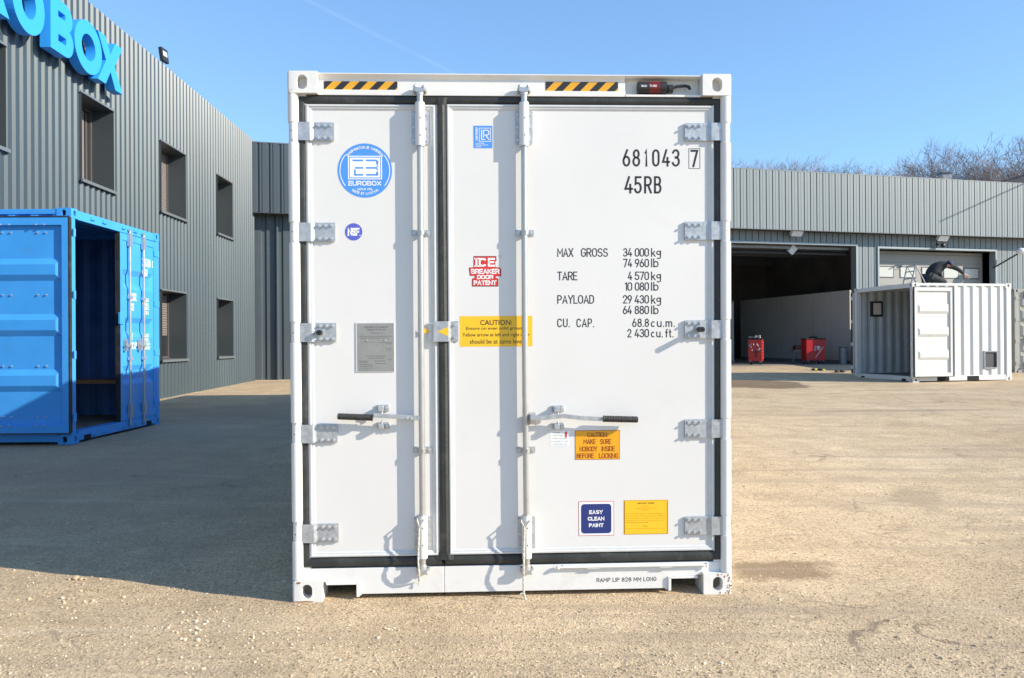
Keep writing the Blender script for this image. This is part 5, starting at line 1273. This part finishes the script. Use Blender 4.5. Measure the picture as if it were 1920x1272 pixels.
# flood light standing on the roof edge
def floodlight(name_loc, rz, tilt, label, size=.3, arm=None, group=None):
    t = empty('floodlight', name_loc, rz); tag(t, label, 'lamp', group)
    b = MB(Matrix.Rotation(tilt, 4, 'X')); w = size
    b.box(-w / 2, w / 2, 0, .07, 0, w * 1.15, 'black'); b.box(-w / 2 + .05, w / 2 - .05, -.004, -.001, .12, w * 1.15 - .07, 'lamp_glass')
    b.build('lamp_housing', t)
    b = MB()
    for p, q in (arm or [((0, .1, 0), (0, .1, -.25))]): b.tube([p, q], .018, 'black', 8)
    b.build('bracket', t); return t
pp = on_plane(311, 137, S0 + SN * .05, SN)
floodlight((pp.x, pp.y, 7.68), R(84), R(-8), 'small square floodlight standing on the roof edge of the left building', .26)

# ------------------------------------------------------------------ workshop building at the back
aF = math.atan(.2622); FO = V((-7.86, 24.2, 0)); FD = V((cos(aF), sin(aF), 0)); FN = V((sin(aF), -cos(aF), 0))
shop = empty('workshop_building', FO); shop.rotation_euler = (0, 0, aF)
tag(shop, 'long pale grey metal workshop across the back, with two tall doorways under a ribbed fascia', 'building')
FLn = 46.0; FT, FB = 7.50, 5.385; REC = .52
def to_f(u, v, off): 
    p = on_plane(u, v, FO - FN * off, FN) - FO; return p.dot(FD), p.z
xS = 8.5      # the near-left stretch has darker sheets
cycF = [(0, 0), (.232, 0), (.238, -1), (.252, -1), (.258, 0)]
def fascia_profile(L): return corr_profile(L, [(0, 0), (.10, 0), (.104, .22), (.135, .22), (.139, 0), (.222, 0), (.226, -1), (.256, -1), (.26, 0)], .028)
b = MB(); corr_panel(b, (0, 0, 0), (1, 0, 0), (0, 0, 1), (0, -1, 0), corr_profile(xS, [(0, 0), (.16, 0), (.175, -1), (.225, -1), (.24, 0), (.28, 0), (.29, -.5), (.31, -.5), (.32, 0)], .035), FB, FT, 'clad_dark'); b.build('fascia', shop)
b = MB(); corr_panel(b, (xS, 0, 0), (1, 0, 0), (0, 0, 1), (0, -1, 0), fascia_profile(FLn - xS), FB, FT, 'fascia')
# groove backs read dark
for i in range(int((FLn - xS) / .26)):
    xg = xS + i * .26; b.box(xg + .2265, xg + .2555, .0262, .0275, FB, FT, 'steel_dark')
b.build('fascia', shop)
b = MB(); b.box(0, FLn, -.006, .3, FT, FT + .03, 'flash'); b.build('roof_edge', shop)
b = MB(); b.box(0, FLn, .03, REC + .06, FB + .005, FB + .035, 'steel_dark'); b.box(0, FLn, -.003, .0299, FB - .022, FB - .001, 'steel_dark'); b.box(0, FLn, .031, .05, FB - .02, FB + .004, 'steel_dark'); b.build('soffit', shop)
o1 = (13.6, to_f(1604.5, 560, REC)[0]); zt1 = 4.93
o2 = (to_f(1647.5, 500, REC)[0], to_f(1865, 500, REC)[0]); zt2 = to_f(1755, 469, REC)[1]
OP = [(o1[0], o1[1], 0, zt1), (o2[0], o2[1], 0, zt2)]
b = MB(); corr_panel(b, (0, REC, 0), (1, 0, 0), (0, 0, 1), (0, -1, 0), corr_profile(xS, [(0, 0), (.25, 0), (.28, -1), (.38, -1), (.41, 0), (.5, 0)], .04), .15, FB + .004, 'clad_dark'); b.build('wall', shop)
b = MB(); corr_panel(b, (xS, REC, 0), (1, 0, 0), (0, 0, 1), (0, -1, 0), fascia_profile(FLn - xS), .2, FB + .004, 'fascia_wall', [(a - xS, c - xS, z0, z1) for a, c, z0, z1 in OP])
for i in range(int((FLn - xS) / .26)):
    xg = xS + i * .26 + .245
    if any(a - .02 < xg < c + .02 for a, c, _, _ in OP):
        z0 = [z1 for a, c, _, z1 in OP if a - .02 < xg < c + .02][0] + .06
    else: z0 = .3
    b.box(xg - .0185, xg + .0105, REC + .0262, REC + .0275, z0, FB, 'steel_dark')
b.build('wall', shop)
for a, c, z0, z1 in OP:
    b = MB(); t = .07
    b.box(a - t, a, REC - .05, REC + .25, .3, z1, 'lightflash'); b.box(c, c + t, REC - .05, REC + .25, .3, z1, 'lightflash'); b.box(a - t, c + t, REC - .05, REC + .25, z1, z1 + t, 'lightflash'); b.build('door_frame', shop)
# interior shell
dI = 13.0; g0 = .455
b = MB()
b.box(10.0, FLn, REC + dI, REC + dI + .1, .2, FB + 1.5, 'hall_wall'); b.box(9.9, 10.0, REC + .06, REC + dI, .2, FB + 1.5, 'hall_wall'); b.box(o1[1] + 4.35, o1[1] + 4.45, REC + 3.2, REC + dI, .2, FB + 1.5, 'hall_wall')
b.build('inner_wall', shop)
b = MB(); b.box(9.9, FLn, REC - .02, REC + dI, FT - .5, FT - .45, 'roof_dark'); b.box(0, 9.9, .1, 8, FT - .5, FT - .45, 'roof_dark'); b.build('roof', shop)
b = MB(); b.box(FLn - .1, FLn, REC, REC + dI, .2, FT - .5, 'fascia_wall'); b.build('side_wall', shop)
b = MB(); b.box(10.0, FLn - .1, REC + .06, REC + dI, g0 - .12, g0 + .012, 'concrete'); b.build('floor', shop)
for x in (14.2, 17.2, 20.0):
    b = MB(); b.box(x - .1, x + .1, REC + dI - .4, REC + dI - .1, .45, FB + 1.4, 'steel_dark'); b.build('column', shop)
for y in (2.5, 6, 9.5):
    b = MB(); b.box(10.2, o1[1] + .3, REC + y, REC + y + .2, 4.75, 5.1, 'steel_dark'); b.build('roof_beam', shop)
b = MB(); b.box(o1[0], o1[1], REC + .35, REC + .8, zt1 - .12, zt1 - .02, 'grey_metal'); b.tube([(o1[0], REC + .6, zt1 - .25), (o1[1], REC + .6, zt1 - .25)], .05, 'steel_dark', 8); b.build('door_track', shop)
# sectional door in the second doorway
b = MB(); yD = REC + .58; hs = .61; z = g0 + .02; i = 0
while z < zt2 - .02:
    z2 = min(z + hs, zt2 - .005)
    b.box(o2[0] + .01, o2[1] - .01, yD, yD + .05, z, z2 - .012, 'door_panel'); b.box(o2[0] + .01, o2[1] - .01, yD + .012, yD + .04, z2 - .012, z2, 'steel_dark')
    if i != 5: b.box(o2[0] + .05, o2[1] - .05, yD - .004, yD - .0005, z + .28, z + .285, 'steel_dark')
    z = z2; i += 1
sd = b.build('sectional_door', shop)
vz0, vz1 = to_f(1700, 520, yD)[1], to_f(1700, 502, yD)[1]
for ua, ub in ((1648.5, 1674), (1688.5, 1716), (1729, 1758), (1770, 1796), (1808, 1834)):
    xa, xb = to_f(ua, 510, yD)[0], to_f(ub, 510, yD)[0]
    b = MB(); t = .04; b.box(xa - t, xb + t, yD - .012, yD - .0045, vz0 - t, vz1 + t, 'steel_dark'); w_ = b.build('window', sd)
    b = MB(); b.box(xa, xb, yD - .016, yD - .0125, vz0, vz1, 'door_glass'); b.build('pane', w_)
# downpipe in the dark corner and a concrete plinth
b = MB(); b.tube([(.72, REC - .08, .25), (.72, REC - .08, FB)], .05, 'clad', 12); b.build('downpipe', shop)

def at_f(x, y, z): return FO + FD * x - FN * y + V((0, 0, z))
for (u, v, lab) in ((1493, 438, 'white floodlight under the fascia, left of the two'), (1767, 447, 'white floodlight under the fascia, right of the two above the second doorway')):
    x, z = to_f(u, v, REC - .3); p = at_f(x, REC - .32, z)
    t = empty('floodlight', p, aF); tag(t, lab, 'lamp', 'floodlights under the workshop fascia')
    b = MB(Matrix.Rotation(R(35), 4, 'X')); b.box(-.22, .22, -.06, .06, -.09, .12, 'lamp_glass'); b.box(-.24, .24, .061, .10, -.11, .14, 'grey_metal'); b.build('lamp_housing', t)
    b = MB(); b.tube([(0, .07, .05), (0, .26, .12)], .025, 'grey_metal', 8); b.build('bracket', t)
x, z = to_f(1483, 469, REC + .5); p = at_f(x, REC + .4, z); t = empty('floodlight', p, aF); tag(t, 'tilted white lamp hanging inside the top of the first doorway', 'lamp')
b = MB(Matrix.Rotation(R(20), 4, 'X') @ Matrix.Rotation(R(35), 4, 'Y')); b.box(-.13, .13, -.04, .04, -.15, .15, 'lamp_glass'); b.box(-.145, .145, .041, .07, -.165, .165, 'grey_metal'); b.build('lamp_housing', t)
b = MB(); b.tube([(0, .05, .1), (0, .15, .30)], .02, 'steel_dark', 8); b.build('bracket', t)
x, z = to_f(1764, 463, REC - .2); p = at_f(x, REC - .25, z); t = empty('security_camera', p, aF); tag(t, 'dark security camera on a wall bracket above the second doorway', 'camera')
b = MB(); b.tube([(0, .22, .12), (-.1, .0, .06), (-.32, -.1, -.04)], .028, 'black', 8); b.ball((.06, 0, .05), .09, 'black'); b.build('camera_body', t)
x, z = to_f(1910, 472, REC - .5); p = at_f(x, REC - .6, z); t = empty('wall_lamp', p, aF); tag(t, 'round white lamp on a slanting arm at the right end of the workshop', 'lamp')
b = MB(); b.ball((0, 0, 0), .17, 'lamp_glass', 14, 10, (1, 1, .8)); o = b.build('lamp_globe', t); smooth_by_angle(o, 60)
b = MB(); b.tube([(0, .05, -.05), (-.75, .57, -.62)], .03, 'black', 8); b.build('arm', t)
# roof vent and cable beyond the fascia
p = on_plane(1771, 333, V((0, 36, 0)), V((0, 1, 0))); t = empty('roof_vent', (p.x, 36, 6.85)); tag(t, 'small roof ridge with a square vent showing above the workshop fascia', 'roof vent')
b = MB(); b.box(-.2, .2, -.2, .2, 0, 1.98, 'grey_metal'); b.box(-.26, .26, -.26, .26, 1.981, 2.04, 'flash'); b.build('vent_box', t, bevel=.01)
b = MB(); b.prism([(-1.5, 1.25), (-.21, 1.25), (-.21, 1.86)], -.3, 2, 'roof_dark'); b.prism([(-1.5, 0), (-.21, 0), (-.21, 1.249), (-1.5, 1.249)], -.29, 1.9, 'roof_dark'); b.build('ridge', t)
P0 = on_plane(1850, 346, V((0, 40, 0)), V((0, 1, 0))); P1 = on_plane(1925, 328, V((0, 37, 0)), V((0, 1, 0))); dd = P1 - P0
b = MB(); b.tube([P0, (P0 + P1) / 2 + V((0, 0, -.04)), P1, P1 + dd * 1.2 + V((0, 0, .15)), P1 + dd * 3 + V((0, 0, 1.2))], .022, 'black', 6); o = b.build('overhead_cable'); tag(o, 'thin black cable rising to the right above the workshop roof', 'cable')

# ------------------------------------------------------------------ inside the hall
pw = MB(); A = V((13.15, 31.0, 0)); B = V((11.2, 39.0, 0)); g = g0 + .014
d_ = (B - A).normalized(); n_ = V((-d_.y, d_.x, 0)) * .12
pw.T = Matrix.Identity(4)
L = (B - A).length; m_ = Matrix(((d_.x, n_.x / .12, 0, A.x), (d_.y, n_.y / .12, 0, A.y), (0, 0, 1, g), (0, 0, 0, 1)))
pw = MB(m_); pw.box(0, L, -.06, .06, .12, 2.85, 'hall_panel'); pw.box(0, L, -.064, .064, .0, .119, 'grey_metal')
for i in range(1, 7): pw.box(i * L / 7 - .004, i * L / 7 + .004, .0601, .0615, .12, 2.85, 'grey_metal')
o = pw.build('partition_wall'); tag(o, 'long plain beige panel wall standing inside the workshop', 'wall')
def cart(loc, rz, w, h, label, deco):
    t = empty('tool_cart', loc, rz); tag(t, label, 'tool cart', 'red tool carts in the workshop doorway'); d = .5; z0 = .14
    b = MB(); b.box(-w / 2, w / 2, -d / 2, d / 2, z0, h, 'cart_red'); b.build('cabinet', t, bevel=.012)
    b = MB(); b.box(-w / 2 - .02, w / 2 + .02, -d / 2 - .02, d / 2 + .02, h + .001, h + .04, 'black'); b.build('top_tray', t, bevel=.008)
    for i in range(6):
        z = z0 + .06 + i * (h - z0 - .1) / 6; b = MB()
        b.box(w / 2 + .0005, w / 2 + .012, -d / 2 + .04, d / 2 - .04, z, z + (h - z0) / 8.5, 'cart_red'); b.box(w / 2 + .0125, w / 2 + .03, -d / 2 + .05, d / 2 - .05, z + .05, z + .065, 'galv_bar'); b.build('drawer', t)
    for sx in (-1, 1):
        for sy in (-1, 1):
            b = MB(); b.tube([(sx * (w / 2 - .07) - .02, sy * (d / 2 - .07), .055), (sx * (w / 2 - .07) + .02, sy * (d / 2 - .07), .055)], .055, 'black', 12); b.box(sx * (w / 2 - .07) - .03, sx * (w / 2 - .07) + .03, sy * (d / 2 - .07) - .03, sy * (d / 2 - .07) + .03, .09, z0, 'grey_metal'); b.build('castor', t)
    if deco == 1:
        b = MB(); rnd = random.Random(9)
        for i in range(16): b.tube([(rnd.uniform(-w / 2, w / 2), rnd.uniform(-.2, .2), h + .05), (rnd.uniform(-w / 2, w / 2), rnd.uniform(-.2, .2), h + rnd.uniform(.05, .17))], rnd.uniform(.012, .03), rnd.choice(['galv_bar', 'lamp_glass', 'black']), 6)
        b.build('tool', t); t.children[-1]['kind'] = 'stuff'
        b = MB()
        for i in range(14):
            x, z = rnd.uniform(-.17, .2), rnd.uniform(.3, .78); b.tube([(x, -d / 2 - .03, z), (x + rnd.uniform(-.08, .08), -d / 2 - .03, z + rnd.uniform(.04, .12))], rnd.uniform(.012, .03), rnd.choice(['galv_bar', 'hall_panel', 'black']), 6)
        b.build('hanging_tool', t); t.children[-1]['kind'] = 'stuff'
    else:
        b = MB(); y = -d / 2 - .002
        b.add([(-.02, y, .25), (.0, y, .25), (.30, y, .66), (.28, y, .66)], [(0, 1, 2, 3)], 'white_ink')
        b.box(.03, .17, y - .001, y, .56, .70, 'grey_metal'); stroke_text(b, 'HD', .04, .16, .60, .68, .02, y - .002, 'white_ink'); stroke_text(b, 'TOOLS', .03, .17, .54, .565, .007, y - .002, 'white_ink'); b.box(-.04, -.02, y - .001, y, .50, .70, 'white_ink')
        b.build('cart_logo', t)
        b = MB(); b.ball((0, 0, h + .07), .13, 'black', 10, 6, (1.4, .8, .4)); b.build('tool_bag', t)
    return t
def fl(u, v): p = on_plane(u, v, V((0, 0, g0 + .014)), V((0, 0, 1))); return p
p = V(((1417 - 960) / 1500 * 30.6, 30.6, g0 + .014)); cart(p, R(-24), .50, .95, 'red tool cart covered in hand tools, nearer the left edge of the doorway', 1)
p = V(((1524.5 - 960) / 1500 * 30.9, 30.9, g0 + .014)); cart(p, R(2), .74, .95, 'plain red tool cart with white emblem and slanting white line', 2)
# fire point board, drum
t = empty('red_crate', ((1496 - 960) / 1500 * 33, 33, g0 + .014)); tag(t, 'low red box on a grey stand behind the plain tool cart', 'box')
b = MB(); b.box(-.16, .30, -.15, .15, .50, .70, 'dark_red'); b.build('box_body', t, bevel=.01)
b = MB(); b.box(-.24, .26, -.17, .17, .48, .515, 'grey_metal'); b.box(-.22, -.18, -.03, .03, 0, .479, 'grey_metal'); b.box(.2, .24, -.03, .03, 0, .479, 'grey_metal'); b.build('stand', t)
t = empty('waste_bin', ((1583.5 - 960) / 1500 * 30.6, 30.75, g0 + .014)); tag(t, 'grey metal drum by the right side of the doorway', 'bin')
b = MB(); b.tube([(0, 0, 0), (0, 0, .20), (0, 0, .21), (0, 0, .42), (0, 0, .43), (0, 0, .62)], [.14, .14, .15, .14, .15, .145], 'grey_metal', 20); o = b.build('drum', t); smooth_by_angle(o)
b = MB(); b.tube([(0, 0, .621), (0, 0, .65)], .155, 'steel_dark', 20); b.build('lid', t)
def glove(x, y, seed, label):
    rnd = random.Random(seed); z = ground_z(x, y); b = MB()
    for i in range(7): b.ball((x + rnd.uniform(-.14, .14), y + rnd.uniform(-.1, .1), z + .03), rnd.uniform(.04, .075), rnd.choice(['hi_vis', 'black', 'steel_dark']), 8, 5, (1.3, 1, .6))
    o = b.build('work_glove'); tag(o, label, 'glove')
glove(14.8 * .99, 29.0, 1, 'crumpled yellow and black work glove on the ground in front of the tool carts') if False else None
for u, v, s, lb in ((1534, 694, 1, 'crumpled yellow and black rag on the ground before the plain tool cart'), (1571, 696, 2, 'dark rag with yellow trim on the ground, nearer the drum')):
    q = on_plane(u, v, V((0, 0, .42)), V((0, 0, 1))); rnd = random.Random(s); b = MB(); z = ground_z(q.x, q.y)
    for i in range(8): b.ball((q.x + rnd.uniform(-.16, .16), q.y + rnd.uniform(-.1, .1), z + .035), rnd.uniform(.04, .08), rnd.choice(['hi_vis', 'black', 'steel_dark', 'black']), 8, 5, (1.3, 1, .6))
    o = b.build('rag'); tag(o, lb, 'rag'); smooth_by_angle(o, 80)
# ------------------------------------------------------------------ the man on the roof of the small white container
def skin_mesh(name, chains, m, parent, sub=1):
    """chains: lists of (x, y, z, r); a chain's first point may repeat an earlier one to join it"""
    vs = []; es = []; rs = []
    def idx(p):
        for i, q in enumerate(vs):
            if (V(q) - V(p[:3])).length < 1e-5: return i
        vs.append(tuple(p[:3])); rs.append(p[3]); return len(vs) - 1
    for c in chains:
        pr = idx(c[0])
        for p in c[1:]:
            k = idx(p); es.append((pr, k)); pr = k
    me = bpy.data.meshes.new(name); me.from_pydata(vs, es, []); o = bpy.data.objects.new(name, me); col.objects.link(o)
    sk = o.modifiers.new('skin', 'SKIN'); sk.use_smooth_shade = True
    for i, r in enumerate(rs):
        r_ = r if isinstance(r, tuple) else (r, r); me.skin_vertices[0].data[i].radius = r_
    me.skin_vertices[0].data[0].use_root = True
    s = o.modifiers.new('sub', 'SUBSURF'); s.levels = sub; s.render_levels = sub
    dg = bpy.context.evaluated_depsgraph_get(); dg.update(); m2 = bpy.data.meshes.new_from_object(o.evaluated_get(dg)); m2.name = name
    bpy.data.objects.remove(o)
    o2 = bpy.data.objects.new(name, m2); col.objects.link(o2); m2.materials.clear(); m2.materials.append(MATS[m])
    for p in m2.polygons: p.use_smooth = True; p.material_index = 0
    if parent: o2.parent = parent
    return o2
rx = V((cos(R(11.4)), sin(R(11.4)), 0)); 
base = V((10.38, 20.72, 0)) + V((-sin(R(11.4)), cos(R(11.4)), 0)) * .95 + rx * 1.34
def hand(wr, d, up, r=.010):
    """palm and five curled fingers leaving the wrist in direction d"""
    d = V(d).normalized(); up = V(up).normalized(); sd = d.cross(up).normalized(); w = V(wr); ch = []
    palm = w + d * .055; ch.append([(*w, .026), (*palm, .034)])
    for i, (o, l) in enumerate(((-.030, .062), (-.010, .074), (.010, .070), (.028, .055))):
        a = palm + d * .028 + sd * o; b_ = a + d * l * .5 - up * .012; c = b_ + d * l * .35 - up * .03
        ch.append([(*palm, .034), (*a, .011), (*b_, .010), (*c, .008)])
    a = w + d * .03 + sd * -.042; ch.append([(*w, .026), (*a, .012), (*(a + d * .04 - up * .02), .009)])
    return ch
hip = (0, 0, .30); ch1 = (.10, 0, .44); ch2 = (.26, 0, .58); nk = (.43, 0, .615); hd = (.545, 0, .60)
shR = (.37, -.17, .57); elR = (.62, -.25, .44); wrR = (.84, -.22, .30)
shL = (.37, .17, .57); elL = (.42, .24, .32); wrL = (.50, .18, .08)
body = [[(*ch2, .10), (*nk, .052), (.49, 0, .625, .055), (.545, 0, .60, .088), (.60, 0, .555, .072), (.625, 0, .52, .045)],
        [(*ch2, .10), (*ch1, .10), (*hip, .10)],
        [(*ch2, .10), (*shR, .045), (*elR, .036), (*wrR, .026)], [(*ch2, .10), (*shL, .045), (*elL, .036), (*wrL, .026)]]
body += [[(p[0], p[1], p[2], p[3]) for p in c] for c in hand(wrR, (.85, .1, -.5), (0, 0, 1))] + hand(wrL, (.4, -.1, -.5), (1, 0, .3))
man = skin_mesh('person', body, 'skin', None, 1)
man.location = (base.x, base.y, .285 + WH - .02 + .0); man.rotation_euler = (0, 0, R(8))
tag(man, 'man in dark jacket and cap kneeling on the container roof, one arm stretched out', 'person')
skin_mesh('jacket', [[(-.04, 0, .24, (.20, .17)), (.04, 0, .38, (.21, .19)), (.14, 0, .50, (.21, .19)), (.27, 0, .575, (.19, .17)), (.37, 0, .60, (.13, .12)), (.43, 0, .62, .07)],
    [(.27, 0, .575, (.18, .15)), (.36, -.17, .565, .085), (.50, -.225, .50, .070), (.62, -.25, .44, .060), (.81, -.225, .32, .046)],
    [(.27, 0, .575, (.18, .15)), (.36, .17, .565, .085), (.42, .24, .34, .062), (.48, .195, .13, .046)]], 'cloth_dark', man)
skin_mesh('trousers', [[(-.05, 0, .26, .16), (-.04, -.11, .22, .12), (.18, -.14, .14, .10), (.34, -.15, .10, .075), (.10, -.15, .06, .062), (-.16, -.15, .055, .05)],
    [(-.05, 0, .26, .16), (-.04, .11, .22, .12), (.18, .14, .14, .10), (.34, .15, .10, .075), (.10, .15, .06, .062), (-.16, .15, .055, .05)]], 'cloth_trouser', man)
for s in (-1, 1): skin_mesh('shoe', [[(-.14, s * .15, .055, .05), (-.24, s * .15, .06, .05), (-.30, s * .15, .03, .035)]], 'black', man)
b = MB()
c0 = V((.548, 0, .615)); ax = V((.35, 0, .94)).normalized()
vs = []; n = 16; sx = ax.orthogonal().normalized(); sx = V((0, 1, 0)); fx = sx.cross(ax).normalized()
for i in range(6):
    th = pi / 2 * i / 5
    for k in range(n):
        a = 2 * pi * k / n; vs.append(c0 + (fx * cos(a) * 1.06 + sx * sin(a) * .9) * .104 * cos(th) + ax * .095 * sin(th))
fs = [(i * n + k, i * n + (k + 1) % n, (i + 1) * n + (k + 1) % n, (i + 1) * n + k) for i in range(5) for k in range(n)]; b.add(vs, fs, 'cloth_cap')
pk = [c0 + (fx * cos(a) + sx * sin(a) * .8) * .10 for a in [R(x) for x in range(-60, 61, 20)]]; pk2 = [c0 + (fx * cos(a) * 1.7 + sx * sin(a) * .75) * .10 - ax * .015 for a in [R(x) for x in range(-60, 61, 20)]]
sg = 1 if fx.x > 0 else -1
if sg < 0: pk = [c0 - (p - c0) for p in pk]; pk2 = [c0 - (p - c0 + ax * .03) for p in pk2]
b.add(pk + pk2, [(i, i + 1, 8 + i, 7 + i) for i in range(6)], 'cloth_cap'); o = b.build('cap', man); smooth_by_angle(o, 70)
b = MB(); b.box(.615, .665, -.045, .045, .475, .535, 'black'); b.build('face_mask', man, bevel=.012)
# aluminium step frame lying open behind the man
st = empty('step_ladder', (base.x - .62, base.y - .1, .285 + WH - .02), R(8)); tag(st, 'small grey step ladder on the container roof behind the kneeling man', 'ladder')
for y in (-.18, .18):
    b = MB(); b.tube([(-.12, y, 0), (.02, y, .56)], .018, 'grey_metal', 8); b.build('rail', st)
    b = MB(); b.tube([(.34, y, 0), (.04, y, .53)], .014, 'grey_metal', 8); b.build('rail', st)
for t_ in (.35, .7, .98): b = MB(); b.box(-.12 + .14 * t_ - .035, -.12 + .14 * t_ + .035, -.165, .165, .56 * t_ - .01, .56 * t_ + .01, 'grey_metal'); b.build('step', st)
# roof bows' bright edge lumps on the container roof
# ------------------------------------------------------------------ bare trees on the rise behind
def tree_mesh(seed, H=10.0, spread=1.0):
    rnd = random.Random(seed); V_, F_ = [], []; TV, TF = [], []
    def seg(L_, M_, p, q, r0, r1, n):
        d = (q - p).normalized(); a = d.orthogonal().normalized(); b_ = d.cross(a); o = len(L_)
        for (c, r) in ((p, r0), (q, r1)):
            for k in range(n): an = 2 * pi * k / n; L_.append(c + a * cos(an) * r + b_ * sin(an) * r)
        for k in range(n): M_.append((o + k, o + (k + 1) % n, o + n + (k + 1) % n, o + n + k))
    def grow(p, d, l, r, lev):
        n = 3 if lev < 3 else 2; q = p
        for i in range(n):
            d = (d + V((rnd.gauss(0, .14), rnd.gauss(0, .14), rnd.gauss(.05, .08)))).normalized(); q2 = q + d * l / n; r2 = r * (.86 if lev < 5 else .7)
            if lev < 2: seg(V_, F_, q, q2, r, r2, 6)
            else: seg(TV, TF, q, q2, r, r2, 3)
            q, r = q2, r2
            if lev < 6 and lev > 0 and rnd.random() < .65: br(q, d, l, r, lev, 1)
        if lev < 6: br(q, d, l, r, lev, 2 if lev else 4)
    def br(q, d, l, r, lev, k):
        for j in range(k):
            a = rnd.uniform(0, 2 * pi); t = rnd.uniform(.35, .85) * (1.0 if lev else .75) * spread
            o = d.orthogonal().normalized(); o2 = d.cross(o); nd = (d * cos(t) + (o * cos(a) + o2 * sin(a)) * sin(t)); nd.z += .06; nd.normalize()
            grow(q, nd, l * rnd.uniform(.62, .82), max(r * .60, .0065), lev + 1)
    grow(V((0, 0, 0)), V((0, 0, 1)), H * .30, H * .020, 0)
    out = []
    for nm, vv, ff, mm in (('trunk', V_, F_, 'bark'), ('crown', TV, TF, 'twig')):
        me = bpy.data.meshes.new(nm); me.from_pydata(vv, [], ff); me.materials.append(MATS[mm]); out.append((nm, me))
    return out, max(v.z for v in TV)
protos = []
for s in range(4):
    ms, hh = tree_mesh(20 + s, 10.0, 1.0 if s != 3 else 1.15)
    r = empty('bare_tree'); 
    for nm, me in ms: o = bpy.data.objects.new(nm, me); col.objects.link(o); o.parent = r
    protos.append((r, hh))
# (u of the trunk, v of the top, distance, prototype, label)
TR_ = [(1398, 298, 62, 0), (1438, 294, 66, 1), (1462, 290, 60, 2), (1492, 280, 64, 0), (1512, 286, 70, 3), (1532, 284, 60, 1), (1556, 294, 66, 2), (1585, 312, 68, 0), (1628, 316, 66, 1), (1660, 309, 62, 2), (1694, 304, 66, 3), (1726, 302, 60, 0), (1756, 284, 58, 1), (1778, 268, 62, 2), (1802, 258, 58, 3), (1826, 244, 60, 0), (1856, 250, 56, 1), (1886, 266, 58, 2), (1935, 282, 56, 0), (1962, 274, 60, 1), (1608, 317, 72, 3)]
LAB = ['bare tree low above the fascia, close to the big white container', 'second bare tree to the right of the big white container', 'bare tree in the left clump, left of its tallest one', 'tallest bare tree of the left clump behind the workshop', 'farther bare tree just right of the tallest in the left clump', 'bare tree in the right half of the left clump', 'last rounded bare tree of the left clump', 'very low bare tree at the gap between the two clumps', 'low bare tree just right of the gap behind the workshop', 'bare tree in the middle of the low row right of the gap', 'wide bare tree some way left of the roof vent', 'bare tree standing just left of the roof vent', 'bare tree rising over the roof vent from the left', 'bare tree directly above the roof vent', 'tall bare tree right of the roof vent', 'tallest bare tree of all, on the right', 'tall bare tree just right of the tallest one', 'bare tree in the right clump, above the black cable', 'bare tree at the right edge of the photo', 'farthest right bare tree, its crown cut by the photo edge', 'farthest small bare tree in the gap between the clumps']
used_p = set(); rnd = random.Random(8)
for i, (u, v, Y, k) in enumerate(TR_):
    if u > 1990: continue
    pr, hh = protos[k]
    if k not in used_p: o = pr; used_p.add(k)
    else: o = copy_tree(pr)
    q = on_plane(u, v, V((0, Y, 0)), V((0, 1, 0))); zg = ground_z(q.x, Y); s = (q.z - zg) / hh
    o.location = (q.x, Y, zg - .05); o.scale = (s * rnd.uniform(.95, 1.25), s * rnd.uniform(.95, 1.25), s); o.rotation_euler = (0, 0, rnd.uniform(0, 6.28))
    tag(o, LAB[i], 'tree', 'bare trees behind the workshop')
